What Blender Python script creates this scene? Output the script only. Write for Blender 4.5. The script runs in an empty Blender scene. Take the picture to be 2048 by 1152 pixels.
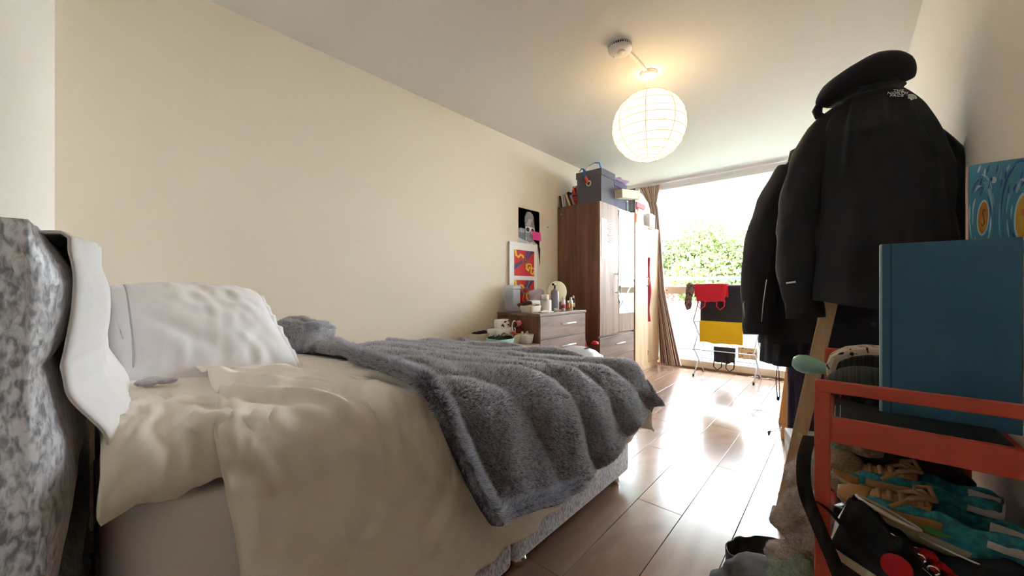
import bpy, bmesh, math, random
from mathutils import Vector, Matrix, noise
random.seed(7)
D = bpy.data; SC = bpy.context.scene; COL = SC.collection
PI = math.pi
# ------------------------------------------------------------------ camera, world, light, exposure
cam = D.objects.new('camera', D.cameras.new('camera')); COL.objects.link(cam)
cam.location = (0, 0, 1.0); cam.rotation_euler = (PI/2, 0, math.atan(663/752))
cam.data.sensor_width = 36; cam.data.lens = 36*752/2048; cam.data.clip_start = .01; cam.data.clip_end = 300
SC.camera = cam
SC.view_settings.view_transform = 'Standard'; SC.view_settings.look = 'None'
SC.view_settings.gamma = 1; SC.view_settings.use_curve_mapping = False
SC.view_settings.exposure = 2.1
SC.cycles.use_denoising = True; SC.cycles.max_bounces = 16; SC.cycles.diffuse_bounces = 12
SC.cycles.sample_clamp_indirect = 8
w = D.worlds.new('world'); SC.world = w; w.use_nodes = True
bg = w.node_tree.nodes['Background']; bg.inputs[0].default_value = (.88, .95, 1, 1); bg.inputs[1].default_value = 8.6
sun = D.objects.new('sun', D.lights.new('sun', 'SUN')); COL.objects.link(sun)
sun.data.energy = 5; sun.data.angle = .02; sun.data.color = (1, .95, .85)
sun.rotation_euler = (math.radians(38), 0, math.radians(-25))      # from behind the building, high: lights the trees

# ------------------------------------------------------------------ materials
MC = {}
def nd(nt, t, **k):
    n = nt.nodes.new(t)
    for a, b in k.items():
        if a in n.inputs: n.inputs[a].default_value = b
        else: setattr(n, a, b)
    return n
def mat(name, col, rough=.6, metal=0, col2=None, scale=(8, 8, 8), lo=.4, hi=.6, bump=0, bscale=60, detail=4,
        sheen=0, trans=0, emit=None, estr=0, spec=.5, attr=False, dist=0, coat=0, alpha=1, coord='Object', bdist=.01, crease=0):
    if name in MC: return MC[name]
    m = D.materials.new(name); m.use_nodes = True; nt = m.node_tree; b = nt.nodes['Principled BSDF']
    c4 = lambda c: (c[0], c[1], c[2], 1)
    b.inputs['Base Color'].default_value = c4(col); b.inputs['Roughness'].default_value = rough
    b.inputs['Metallic'].default_value = metal; b.inputs['Specular IOR Level'].default_value = spec
    b.inputs['Sheen Weight'].default_value = sheen; b.inputs['Sheen Roughness'].default_value = .4
    b.inputs['Transmission Weight'].default_value = trans; b.inputs['Coat Weight'].default_value = coat
    b.inputs['Alpha'].default_value = alpha
    if emit: b.inputs['Emission Color'].default_value = c4(emit); b.inputs['Emission Strength'].default_value = estr
    tc = nd(nt, 'ShaderNodeTexCoord')
    if col2:
        mp = nd(nt, 'ShaderNodeMapping'); mp.inputs['Scale'].default_value = scale
        nt.links.new(tc.outputs[coord], mp.inputs[0])
        n = nd(nt, 'ShaderNodeTexNoise', Scale=1.0, Detail=detail, Distortion=dist)
        nt.links.new(mp.outputs[0], n.inputs['Vector'])
        r = nd(nt, 'ShaderNodeValToRGB'); r.color_ramp.elements[0].position = lo; r.color_ramp.elements[1].position = hi
        r.color_ramp.elements[0].color = c4(col); r.color_ramp.elements[1].color = c4(col2)
        nt.links.new(n.outputs[0], r.inputs[0]); nt.links.new(r.outputs[0], b.inputs['Base Color'])
    if attr:
        a = nd(nt, 'ShaderNodeAttribute', attribute_name='Col'); nt.links.new(a.outputs[0], b.inputs['Base Color'])
    if bump:
        n2 = nd(nt, 'ShaderNodeTexNoise', Scale=bscale, Detail=3.0); nt.links.new(tc.outputs[coord], n2.inputs['Vector'])
        bp = nd(nt, 'ShaderNodeBump', Strength=bump, Distance=bdist); nt.links.new(n2.outputs[0], bp.inputs['Height'])
        nt.links.new(bp.outputs[0], b.inputs['Normal'])
    if crease:
        mp = nd(nt, 'ShaderNodeMapping'); mp.inputs['Scale'].default_value = (7, 11, 7); mp.inputs['Rotation'].default_value = (0, 0, .6)
        nt.links.new(tc.outputs[coord], mp.inputs[0]); n3 = nd(nt, 'ShaderNodeTexNoise', Scale=1.0, Detail=5.0, Distortion=1.4); n3.noise_type = 'RIDGED_MULTIFRACTAL'
        nt.links.new(mp.outputs[0], n3.inputs['Vector']); b3 = nd(nt, 'ShaderNodeBump', Strength=crease, Distance=.012); nt.links.new(n3.outputs[0], b3.inputs['Height'])
        if bump: nt.links.new(bp.outputs[0], b3.inputs['Normal'])
        nt.links.new(b3.outputs[0], b.inputs['Normal'])
    MC[name] = m; return m
m_wall = mat('warm_plaster', (.80, .72, .60), .8, bump=.08, bscale=25)
m_wallw = mat('white_plaster', (.86, .82, .76), .8, bump=.08, bscale=25)
m_ceil = mat('ceiling_paint', (.76, .74, .72), .85, bump=.04, bscale=30)
m_gap = mat('dark_gap', (.05, .03, .025), .9)
m_velvet = mat('crushed_velvet', (.20, .20, .24), .40, .1, (.70, .70, .75), (150, 150, 62), .36, .60, .2, 120, 8, .8, dist=.5, bdist=.003)
m_cream = mat('cream_cotton', (.90, .85, .77), .75, crease=.6, bump=.12, bscale=400, sheen=.2, bdist=.002)
m_white = mat('white_cotton', (.82, .81, .84), .8, crease=.18, bump=.1, bscale=300, sheen=.2, bdist=.002)
m_mattr = mat('mattress_white', (.85, .82, .83), .8, bump=.1, bscale=200, bdist=.002)
m_chrome = mat('chrome', (.9, .9, .9), .12, 1)
m_steel = mat('brushed_steel', (.75, .75, .76), .3, 1)
m_walnut = mat('walnut_laminate', (.085, .036, .022), .35, 0, (.23, .105, .062), (14, 14, 1.1), .3, .7, detail=7, dist=.8)
m_walnutL = mat('walnut_door', (.17, .10, .07), .62, 0, (.36, .24, .18), (14, 14, 1.1), .3, .7, detail=7, dist=.8)
m_walnutH = mat('walnut_drawer', (.13, .075, .055), .35, 0, (.30, .195, .15), (9, 1.6, 14), .3, .7, detail=7, dist=.8)
m_beech = mat('beech_laminate', (.44, .29, .16), .6, 0, (.56, .40, .24), (16, 16, 1.5), .3, .7, detail=5)
m_mirror = mat('mirror_glass', (.85, .93, .92), .03, 1)
m_black = mat('black_fabric', (.008, .008, .018), .75, sheen=.12, bump=.25, bscale=260, bdist=.002)
m_navy = mat('navy_fabric', (.010, .014, .040), .75, sheen=.15, bump=.25, bscale=220, bdist=.002)
m_red = mat('red_enamel', (.58, .085, .05), .42, bump=.03, bscale=90)
m_wood = mat('pale_wood', (.52, .33, .17), .5, 0, (.72, .52, .31), (30, 30, 3), .3, .7, detail=5)
m_orangewood = mat('orange_wood', (.55, .26, .09), .45, 0, (.70, .38, .15), (30, 30, 3), .3, .7, detail=5)
m_grey = mat('grey_board', (.10, .10, .125), .8, bump=.1, bscale=300, bdist=.002)
m_plas = mat('white_plastic', (.80, .79, .76), .4)
m_beige = mat('beige_frame', (.66, .55, .42), .5)
m_wframe = mat('window_paint', (.78, .76, .78), .55, bump=.05, bscale=20)
m_print = mat('flat_print', (1, 1, 1), .65, attr=True)
m_blackp = mat('black_plastic', (.012, .012, .013), .4)
def flat(n, c, r=.6, **k): return mat(n, c, r, **k)

# ------------------------------------------------------------------ mesh builder
WL = {}
def wloc(o): return WL.get(o.name, Vector((0, 0, 0)))
def sm(t): t = max(0, min(1, t)); return t*t*(3-2*t)
def lerp(a, b, t): return a+(b-a)*t
def N(x, y, z=0): return noise.noise(Vector((x, y, z)))
def interp(tab, x):
    if x <= tab[0][0]: return tab[0][1]
    for (a, b), (c, d) in zip(tab, tab[1:]):
        if x <= c: return b+(d-b)*(x-a)/(c-a)
    return tab[-1][1]
class MB:
    def __init__(s): s.v = []; s.f = []; s.c = []; s.vc = None
    def add(s, vs, fs, col=None):
        o = len(s.v); s.v += [Vector(q) for q in vs]; s.f += [[i+o for i in f] for f in fs]; s.c += [col]*len(fs); return s
    def box(s, x0, x1, y0, y1, z0, z1, R=None, col=None):
        vs = [Vector((x, y, z)) for z in (z0, z1) for y in (y0, y1) for x in (x0, x1)]
        if R is not None:
            c = Vector(((x0+x1)/2, (y0+y1)/2, (z0+z1)/2)); vs = [R @ (q-c)+c for q in vs]
        return s.add(vs, [(0, 2, 3, 1), (4, 5, 7, 6), (0, 1, 5, 4), (2, 6, 7, 3), (0, 4, 6, 2), (1, 3, 7, 5)], col)
    def tube(s, pts, r, n=10, cap=True, sq=None, up=None, col=None):
        pts = [Vector(p) for p in pts]; R = r if isinstance(r, (list, tuple)) else [r]*len(pts); vs = []; fs = []; pn = None
        for i, p in enumerate(pts):
            t = (pts[min(i+1, len(pts)-1)]-pts[max(i-1, 0)]).normalized()
            if pn is None:
                a = Vector(up) if up else (Vector((0, 0, 1)) if abs(t.z) < .9 else Vector((1, 0, 0)))
            else: a = pn
            x = (a-t*a.dot(t)).normalized(); y = t.cross(x); pn = x
            rr = R[i]; rx, ry = rr if isinstance(rr, (list, tuple)) else (rr, rr)
            for k in range(n):
                an = 2*PI*k/n; vs.append(p+x*math.cos(an)*rx+y*math.sin(an)*ry)
        for i in range(len(pts)-1):
            for k in range(n): fs.append((i*n+k, i*n+(k+1) % n, (i+1)*n+(k+1) % n, (i+1)*n+k))
        if cap: fs.append(tuple(range(n-1, -1, -1))); fs.append(tuple((len(pts)-1)*n+k for k in range(n)))
        return s.add(vs, fs, col)
    def lathe(s, prof, c=(0, 0, 0), n=20, R=None, sx=1, sy=1):
        c = Vector(c); vs = []; fs = []
        for r, z in prof:
            for k in range(n):
                q = Vector((r*sx*math.cos(2*PI*k/n), r*sy*math.sin(2*PI*k/n), z)); vs.append(c+(R @ q if R else q))
        for i in range(len(prof)-1):
            for k in range(n): fs.append((i*n+k, i*n+(k+1) % n, (i+1)*n+(k+1) % n, (i+1)*n+k))
        if prof[0][0] > 1e-6: fs.append(tuple(range(n-1, -1, -1)))
        if prof[-1][0] > 1e-6: fs.append(tuple((len(prof)-1)*n+k for k in range(n)))
        return s.add(vs, fs)
    def grid(s, fn, nu, nv, closeu=False):
        vs = [fn(i/(nu if closeu else nu-1), j/(nv-1)) for j in range(nv) for i in range(nu)]; fs = []
        for j in range(nv-1):
            for i in range(nu if closeu else nu-1):
                k = (i+1) % nu; fs.append((j*nu+i, j*nu+k, (j+1)*nu+k, (j+1)*nu+i))
        return s.add(vs, fs)
    def prism(s, poly, fn, t0, t1):          # fn(u, v, t) -> point
        n = len(poly); vs = [fn(u, v, t0) for u, v in poly]+[fn(u, v, t1) for u, v in poly]
        fs = [tuple(range(n-1, -1, -1)), tuple(range(n, 2*n))]+[(k, (k+1) % n, n+(k+1) % n, n+k) for k in range(n)]
        return s.add(vs, fs)
    def poly(s, pts, col=None): return s.add(pts, [tuple(range(len(pts)))], col)
    def build(s, name, m, parent=None, smooth=False, bevel=0, sub=0, solid=0, kind=None, disp=None, base=True):
        V = s.v; lo = Vector([min(q[i] for q in V) for i in range(3)]); hi = Vector([max(q[i] for q in V) for i in range(3)])
        o3 = (lo+hi)/2
        if parent is None: o3.z = lo.z
        me = D.meshes.new(name); me.from_pydata([q-o3 for q in V], [], s.f); me.update()
        bm = bmesh.new(); bm.from_mesh(me)
        if not s.vc and not any(s.c): bmesh.ops.remove_doubles(bm, verts=bm.verts, dist=1e-6); bmesh.ops.recalc_face_normals(bm, faces=bm.faces)
        bm.to_mesh(me); bm.free()
        if any(c is not None for c in s.c):
            at = me.color_attributes.new('Col', 'FLOAT_COLOR', 'CORNER')
            for p in me.polygons:
                c = s.c[p.index] or (1, 1, 1)
                for li in p.loop_indices: at.data[li].color = (*c, 1)
        if s.vc:
            at = me.color_attributes.new('Col', 'FLOAT_COLOR', 'POINT')
            at.data.foreach_set('color', [x for c in s.vc for x in (*c, 1)])
        me.materials.append(m)
        if smooth: me.polygons.foreach_set('use_smooth', [True]*len(me.polygons))
        o = D.objects.new(name, me); COL.objects.link(o)
        if parent: o.parent = parent; o.location = o3-wloc(parent)
        else: o.location = o3
        WL[o.name] = o3
        if solid: md = o.modifiers.new('solid', 'SOLIDIFY'); md.thickness = solid; md.offset = 1
        if bevel: md = o.modifiers.new('bevel', 'BEVEL'); md.width = bevel; md.segments = 2; md.limit_method = 'ANGLE'; md.angle_limit = .6
        if sub: md = o.modifiers.new('sub', 'SUBSURF'); md.levels = sub; md.render_levels = sub
        if kind: o['kind'] = kind
        return o
def thing(name, label, cat, loc, group=None):
    o = D.objects.new(name, None); COL.objects.link(o); o.location = loc; WL[o.name] = Vector(loc); o.empty_display_size = .05
    return tag(o, label, cat, group)
def tag(o, label, cat, group=None):
    o['label'] = label; o['category'] = cat
    if group: o['group'] = group
    return o
def struct(o): o['kind'] = 'structure'; return o
def bx(x0, x1, y0, y1, z0, z1, R=None): return MB().box(x0, x1, y0, y1, z0, z1, R)
def RZ(a): return Matrix.Rotation(math.radians(a), 3, 'Z')
def RX(a): return Matrix.Rotation(math.radians(a), 3, 'X')
def RY(a): return Matrix.Rotation(math.radians(a), 3, 'Y')
def ell(cu, cv, ru, rv, n=20, rot=0):
    return [(cu+ru*math.cos(a)*math.cos(rot)-rv*math.sin(a)*math.sin(rot), cv+ru*math.cos(a)*math.sin(rot)+rv*math.sin(a)*math.cos(rot))
            for a in [2*PI*k/n for k in range(n)]]
def band(pts, w):                           # a ribbon polygon along pts
    L = []; Rr = []
    for i, p in enumerate(pts):
        a = pts[max(i-1, 0)]; b = pts[min(i+1, len(pts)-1)]; dx, dy = b[0]-a[0], b[1]-a[1]; l = math.hypot(dx, dy) or 1
        ww = w[i] if isinstance(w, list) else w
        L.append((p[0]-dy/l*ww, p[1]+dx/l*ww)); Rr.append((p[0]+dy/l*ww, p[1]-dx/l*ww))
    return [(L[i], Rr[i], Rr[i+1], L[i+1]) for i in range(len(pts)-1)]
class Print(MB):
    """layers of flat colour; fn(u, v, h) puts them on the sheet; u, v in 0..1"""
    def __init__(s, fn, step=.0004): super().__init__(); s.fn = fn; s.h = 0; s.step = step
    def L(s, poly, col):
        s.h += s.step; s.poly([s.fn(u, v, s.h) for u, v in poly], col); return s
    def B(s, pts, w, col):
        s.h += s.step
        for q in band(pts, w): s.poly([s.fn(u, v, s.h) for u, v in q], col)
        return s
RECT = [(0, 0), (1, 0), (1, 1), (0, 1)]

# ------------------------------------------------------------------ room shell
XL, XR, YB, YW, ZC = -2.32, .29, -.08, 5.0, 2.4
fl = struct(bx(XL-.1, 2.0, -2.4, YW+.12, -.14, -.014).build('floor', m_gap))
pm = [mat('floor_plank_%d' % k, a, .20, 0, b, (3, 1.1, 3), .3, .7, bump=.02, bscale=50, detail=8, dist=2.2, coat=.25)
      for k, (a, b) in enumerate([((.24, .145, .105), (.34, .215, .16)), ((.27, .165, .12), (.37, .24, .18)), ((.22, .13, .095), (.33, .205, .15))])]
def planks():
    offs = {}
    k = 0; x = -.332-.2*11
    cache = {}
    while x < 2.0:
        strip = round((x+.332)/.2)
        off = {0: 1.626, -1: 2.350, -2: 1.735, -3: 2.366}.get(strip, 1.6+.37*((strip*7) % 4))
        y = off-1.28*5
        while y < YW+.1:
            a, b = max(y, -2.3), min(y+1.28, YW+.02)
            xa, xb = max(x, XL), min(x+.2, 1.98)
            if b-a > .02 and xb-xa > .02:
                o = bx(xa+.0011, xb-.0011, a+.0011, b-.0011, -.014, 0).build('plank', pm[(strip*5+int(y*3)) % 3], fl, bevel=.0012)
            y += 1.28
        x += .2
planks()
struct(bx(XL-.1, 2.0, -2.4, 5.95, ZC, ZC+.25).build('ceiling', m_ceil))
struct(bx(XL-.1, XL, -.85, YW+.12, -.02, ZC).build('wall_left', m_wall))
struct(bx(XL, -.72, YB-.12, YB, -.02, ZC).build('wall_back', m_wallw))
struct(bx(XR, XR+.1, .95, YW+.12, -.02, ZC).build('wall_right', m_wallw))
struct(bx(XR+.1, .98, .85, .95, -.02, ZC).build('wall_alcove', m_wallw))  # unseen alcove walls from here on, drawn in close and white to bounce light
struct(bx(.88, .98, -.75, .85, -.02, ZC).build('wall_hall', m_wallw))
struct(bx(-.82, .98, -.85, -.75, -.02, ZC).build('wall_entrance', m_wallw))
struct(bx(-.82, -.72, -.75, YB-.12, -.02, ZC).build('wall_passage', m_wallw))
# window wall: fascia above the glass, step and track below, mid rail
struct(bx(XL, XR, YW, YW+.12, 2.285, ZC).build('wall_window', m_wframe))
win = struct(bx(XL, XR, YW+.012, YW+.1, .0, .10).build('window_1', m_beige, bevel=.004))
bx(XL, XR, YW-.006, YW+.014, 2.318, 2.33).build('fascia_strip', m_wframe, win)
bx(XL, XR, YW-.012, YW+.012, 0, .022).build('threshold_strip', mat('brown_strip', (.20, .11, .055), .5), win, bevel=.003)
bx(XL, XR, YW+.02, YW+.07, .925, 1.015).build('transom', m_beige, win, bevel=.004)
bx(XL, XL+.06, YW+.02, YW+.08, .10, 2.285).build('frame_post', m_wframe, win)
bx(XR-.06, XR, YW+.02, YW+.08, .10, 2.285).build('frame_post', m_wframe, win)
m_glass = mat('window_pane', (1, 1, 1), .0, trans=1, spec=.3); m_glass.node_tree.nodes['Principled BSDF'].inputs['IOR'].default_value = 1.02
for a, b in ((.10, .925), (1.015, 2.285)):
    bx(XL+.06, XR-.06, YW+.043, YW+.047, a, b).build('pane', m_glass, win)
bx(-1.735, -1.722, YW+.012, YW+.022, .965, .978).build('screw', m_blackp, win)
# balcony
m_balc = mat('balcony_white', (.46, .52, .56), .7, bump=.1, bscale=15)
struct(bx(-4.6, 2.2, YW+.13, 6.45, -.15, .03).build('floor_balcony', mat('balcony_floor', (.24, .28, .30), .6, bump=.1, bscale=30)))
struct(bx(-4.6, 2.2, 6.35, 6.45, .03, .78).build('wall_parapet', m_balc, bevel=.01))
struct(bx(-9, 9, 5.95, 6.2, 2.32, 2.65).build('trim_1', m_balc)); struct(bx(-9, 9, -5, 6.2, 2.65, 2.9).build('slab_sun_block', m_balc))  # soffit edge widened and unseen slab above added to block sun on parapet
struct(bx(-3.0, -2.9, YW+.12, 6.45, -.1, 2.4).build('wall_sky_block_left', m_balc)); struct(bx(.75, .85, YW+.12, 6.45, -.1, 2.4).build('wall_sky_block_right', m_balc))  # unseen side walls added to keep sky light off the parapet
br = thing('balcony_railing', 'blue grey metal balcony railing above the white parapet', 'railing', (-1.2, 6.4, .78))
m_rail = mat('blue_grey_metal', (.20, .30, .38), .5)
MB().tube([(-2.9, 6.4, 1.145), (.75, 6.4, 1.145)], .025, 10).build('top_rail', m_rail, br, smooth=True)
for x in (-2.8, -1.6, -.4, .6): bx(x-.015, x+.015, 6.385, 6.415, .78, 1.13).build('post', m_rail, br)

# ------------------------------------------------------------------ bed
bed = thing('bed', 'divan bed with silver crushed velvet headboard and base', 'bed', (-1.52, .95, 0))
BX0, BX1, BY0, BY1 = -2.20, -.83, .02, 1.86
def ztop(y): return .765-.065*sm(y/.6)-.180*sm((y-.42)/1.3)
for a, b in ((BY0, .945), (.96, BY1)):
    bx(BX0, BX1, a, b, .06, .345).build('divan_base', m_velvet, bed, bevel=.018)
for x in (BX0+.1, BX1-.06):
    for y in (.12, .86, 1.04, BY1-.06):
        MB().lathe([(.012, .062), (.014, .045), (.026, .038), (.032, .025), (.03, .008), (.022, 0)], (x, y, 0), 16).build('foot', m_chrome, bed, smooth=True)
def rbox(x0, x1, y0, y1, z0, z1, r, wr=0, n=44, m=56, ztf=None, seed=0):
    """pillow-edged slab"""
    def fn(u, v):
        a = 2*PI*u; sgn = lambda t: (1 if t >= 0 else -1)
        cx, sy = math.cos(a), math.sin(a); p = .18
        X = sgn(cx)*abs(cx)**p; Y = sgn(sy)*abs(sy)**p
        ph = PI*(v-.5); k = max(0, math.cos(ph))**.28; zz = math.sin(ph)
        x = (x0+x1)/2+X*((x1-x0)/2-r+r*k) if v not in (0, 1) else (x0+x1)/2+X*(x1-x0)/2*.02
        y = (y0+y1)/2+Y*((y1-y0)/2-r+r*k) if v not in (0, 1) else (y0+y1)/2+Y*(y1-y0)/2*.02
        h = (z1-z0)/2; z = (z0+z1)/2+h*(1 if zz >= 0 else -1)*abs(zz)**.55
        if ztf: z += (ztf(y)-z1)
        if wr: 
            q = N(x*5+seed, y*14, z*6)+.6*N(x*13, y*22+seed, z*9); z += wr*q*.6; x += wr*q*.5
        return (x, y, z)
    return MB().grid(fn, m, n, True)
mt = rbox(BX0, BX1, BY0, BY1, .345, .64, .05, .004)
for q in mt.v: q.z = .345+(q.z-.345)*(min(.64, ztop(q.y)-.075)-.345)/.295      # it sags towards the foot
mt.build('mattress', m_mattr, bed, smooth=True)
# topper in a fitted cream sheet
def topper():
    mb = MB(); nx, ny = 130, 150
    x0, x1, y0, y1 = BX0, -.81, .015, 1.875
    def top(u, v):
        # u: across incl. side roll, v: along
        y = lerp(y0, y1, v); r = .055; W = x1-x0; a = u*(W+.17); zt = ztop(y)
        if a < W-r: x = x0+a; z = zt
        else:
            t = (a-(W-r))/(.17+r)*PI*.96; x = x1-r+r*math.sin(t)*1.15; z = zt-r*1.12+r*1.12*math.cos(t)
        e = sm((x-(x1-.62))/.5)
        q = noise.noise(Vector((x*3.2-y*1.5, y*15+1.6*N(x*5, y*5), 2)))+.5*N(x*8+4, y*30+x*9, 5)
        q += .7*(1-2.4*abs(N(x*7+1.5*N(x*4, y*9, 2), y*26+x*6, 4)))
        z += .024*e*q*sm(y/.04)+.012*N(x*3, y*3, 1)
        x += .012*q*sm((a-W+.25)/.25)
        return (x, y, z-.012*(1-sm(y/.05)))
    mb.grid(top, nx, ny); return mb
topper().build('topper', m_cream, bed, smooth=True, solid=-.012)
# headboard: padded horizontal panels
HX0, HX1 = -2.30, -.80
HZ = [.10, .30, .535, .89, 1.09]
def hb_bulge(z):
    for a, b in zip(HZ, HZ[1:]):
        if a <= z <= b: return 1-abs(2*(z-a)/(b-a)-1)**2.6
    return 0
def hb_front(x, z):
    top = sm((1.09-z)/.07+.1); e = 1-math.exp(-max(0, HX1-x)/.02); far = .022*sm((HX1-x)/1.0)
    return -.050+e*(.010+(.026+far)*hb_bulge(z))*(.55+.45*top)+(.005*N(x*9, z*12)+.003*N(x*25, z*30, 3))*e
def headboard():
    mb = MB(); nz = 110; vs = []; fs = []; ring = 0
    xs = [HX1-.002-.05*(k/8)**1.2 for k in range(0, 9)]+[lerp(HX1-.052, HX0+.03, k/50) for k in range(1, 51)]
    for j in range(nz):
        z = lerp(.06, 1.09, j/(nz-1)); top = sm((1.09-z)/.03+.25)
        row = [Vector((HX1, -.072, z)), Vector((HX1, -.05, z))]+[Vector((x, hb_front(x, z), z-.006*(1-top))) for x in xs]+[Vector((HX0, -.05, z)), Vector((HX0, -.072, z))]
        vs += row; ring = len(row)
    for j in range(nz-1):
        for k in range(ring): fs.append((j*ring+k, j*ring+(k+1) % ring, (j+1)*ring+(k+1) % ring, (j+1)*ring+k))
    fs.append(tuple((nz-1)*ring+k for k in range(ring))); fs.append(tuple(range(ring-1, -1, -1)))
    return mb.add(vs, fs)
hb = headboard().build('headboard', m_velvet, bed, smooth=True)
bx(HX0, HX1-.003, -.0785, -.0725, .0, .93).build('back_panel', m_blackp, hb)

# white sheet thrown over the headboard
def hbsheet():
    mb = MB()
    def fn(u, v):
        t = v*.46; x = lerp(-.823, -2.29, u)
        lump_ = .030*math.exp(-((u-.35)/.22)**2)+.018*math.exp(-((u-.75)/.15)**2)
        wr = .007*N(x*6, t*2.5)+.005*N(x*17, t*5, 3)
        if t < .055: y = lerp(-.045, hb_front(x, 1.05)+.008, t/.055); z = 1.074+lump_*math.sin(t/.055*PI/2)
        else:
            z = 1.074+lump_-(t-.055)*.93; y = lerp(hb_front(x, min(z, 1.05)), hb_front(x, .99), lerp(.5, .85, sm(u/.15)))+.010+.014*sm((1.06-z)/.08)*sm(u/.1)+lump_*.4*sm(u/.15)
            x += -.05*(t-.055)*(1-u)+.008*N(t*9, 5)*(1-u)
            if z < .86: y += .035*sm((.86-z)/.1)
        return (x, y+wr*sm(t/.05), z+wr*.5)
    return mb.grid(fn, 90, 60)
tag(hbsheet().build('bed_linen', m_white, None, True, solid=.004), 'white sheet thrown over the velvet headboard', 'sheet')

# flat cream sheet over the bed
def fold(a, edge, r):
    """a: distance measured along the cloth past which it drops; returns (pos, drop)"""
    if a < edge-r: return a, 0
    t = (a-(edge-r))/r
    if t < PI/2: return edge-r+r*math.sin(t), r*(1-math.cos(t))
    return edge, r+(a-(edge-r)-r*PI/2)
def sheet_pt(a, b, off, wr, dropmax=.9):
    """a across from far side, b along the bed"""
    xe, ye = -.795+off, 1.885+off
    x, dx = fold(a, xe, .06); y, dy = fold(b, ye, .06)
    z = ztop(min(y, 1.9))+.010+off-dx*.98-dy
    if dx > .06: x += .012*sm((dx-.06)/.3)+wr*.9
    if dy > .06: y += .03*sm((dy-.06)/.3)+wr*.7
    if dx > .04 and dy > .04: q = min(dx, dy); z += q*.75; x += .10*sm(q/.2)*.5; y += .05*sm(q/.2)
    if dx <= .06 and dy <= .06: z += wr
    return Vector((x, y, z))
def sheet():
    mb = MB(); nu, nv = 190, 230
    hem = [(0, .60), (.15, .60), (.2, .62), (.5, .58), (.83, .47), (.89, .455), (1.2, .38), (1.6, .29), (1.88, .23), (2.2, .21)]
    def fn(u, v):
        a0 = -2.19
        # head-side edge curve in the (a) direction
        bb = lerp(0, 1, v)
        ae = -.80+interp(hem, lerp(.15, 2.1, bb))
        a = lerp(a0, ae, u)
        edge = interp([(-2.2, .42), (-1.7, .30), (-1.45, .21), (-1.2, .205), (-1.0, .19), (-.8, .145), (-.6, .17), (-.2, .215)], a)
        b = lerp(edge, 2.06, v)
        d1 = b*.62-(a+.8)*.55
        fx, fy = a*4.6+b*2.4, b*4.6-a*2.6
        q = noise.noise(Vector((fy*1.15+.7*N(a*4, b*4, 9), fx*.30, 1)))
        q = 1-abs(q)*2.3
        q2 = N(fy*2.3+1.1*N(a*7, b*7, 4), fx*.7, 7)
        q3 = N(a*26+3*N(a*6, b*6), b*17, 11)
        near = .35+.65*sm((a+1.7)/.7)
        under = 1-.9*sm((b-.66)/.22)*(1 if a < -.82 else .8)
        hang = sm((a+.80)/.2)
        q4 = (1-abs(N(fy*2.6+1.5*N(a*3, b*3, 5), fx*.5, 17))*2.6)
        w = (.026*q+.018*q2+.007*q3+.016*q4)*near*under
        if hang > 0: w = lerp(w, .026*N(b*5.5+1.2*N(b*4, a*3), a*1.6, 3)+.010*N(b*19+a*9, a*5, 8)+.024*N(a*7-b*8, b*3+a*3, 2)+.010*N(a*16-b*13, b*6, 6), hang)
        p = sheet_pt(a, b, .003, w)
        p.z -= .020*sm((b-.78)/.2)*sm((-.84-a)/.06)
        if v < .012: p.z -= .006
        return p
    return mb.grid(fn, nu, nv)
tag(sheet().build('bed_sheet', m_cream, None, True, solid=.003), 'wrinkled cream flat sheet draped over the bed and hanging down its side', 'sheet')

# pillow
def pillow(c, ax, ay, az, L, Wd, T, seed, sag=.0, n=60):
    ax, ay, az = Vector(ax).normalized(), Vector(ay).normalized(), Vector(az).normalized(); c = Vector(c); mb = MB()
    for sg in (1, -1):
        def fn(u, v):
            p, q = 2*u-1, 2*v-1
            e = (1-abs(p)**3.2)**.55*(1-abs(q)**3.2)**.55 if abs(p) < 1 and abs(q) < 1 else 0
            pin = 1-.05*(abs(q)**2)*(1-abs(p)) ; pin2 = 1-.05*(1-abs(q))*abs(p)**2
            wr = (.012*N(p*2.4+seed, q*3+p*2, sg*3)+.006*N(p*7+seed, q*5+3, sg))*e+.010*N(p*9, q*2+seed, 2)*sm((abs(q)-.5)/.5)*e
            return c+ax*(p*L/2*pin2)+ay*(q*Wd/2*pin)+az*(sg*e*T/2+wr)
        mb.grid(fn, n, n)
    return mb
pl = thing('pillow', 'plump white pillow in an open ended case leaning on the headboard', 'pillow', (-1.6, .27, .74))
slope = Vector((-.50, 0, .27)); nrm = Vector((.27, .04, .50))
pillow((-1.63, .250, .850), (.03, 1, -.03), slope, nrm, .47, .58, .20, 3).build('pillow_cushion', m_white, pl, True)
# case cuff on the headboard side and the frill at the other end
def cuff():
    mb = MB(); c = Vector((-1.63, .250, .850)); ay = slope.normalized(); az = nrm.normalized(); ax = Vector((.03, 1, -.03)).normalized()
    def fn(u, v):
        a = 2*PI*u; q = math.cos(a); s = math.sin(a); p = lerp(-.80, -1.06, v); g = lerp(.62, .20, v)
        wr = .010*N(q*5, s*5+v*3, 4)*(1+v)
        return c+ax*(p*.235+wr)+ay*(q*.285*(1-.05*v)+wr)+az*(s*.10*g+wr)
    return mb.grid(fn, 60, 12, True)
cuff().build('case_cuff', m_white, pl, True, solid=.004)
sp = [Vector((-1.63, .250, .850))+Vector((.03, 1, -.03)).normalized()*(-.17)+slope.normalized()*(q*.27)+nrm.normalized()*(.084*max(0, 1-abs(q)**3)**.55+.004) for q in [k/14*2-1 for k in range(15)]]
MB().tube(sp, .0022, 6).build('hem_seam', mat('seam_grey', (.42, .41, .44), .8), pl, True)
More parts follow.
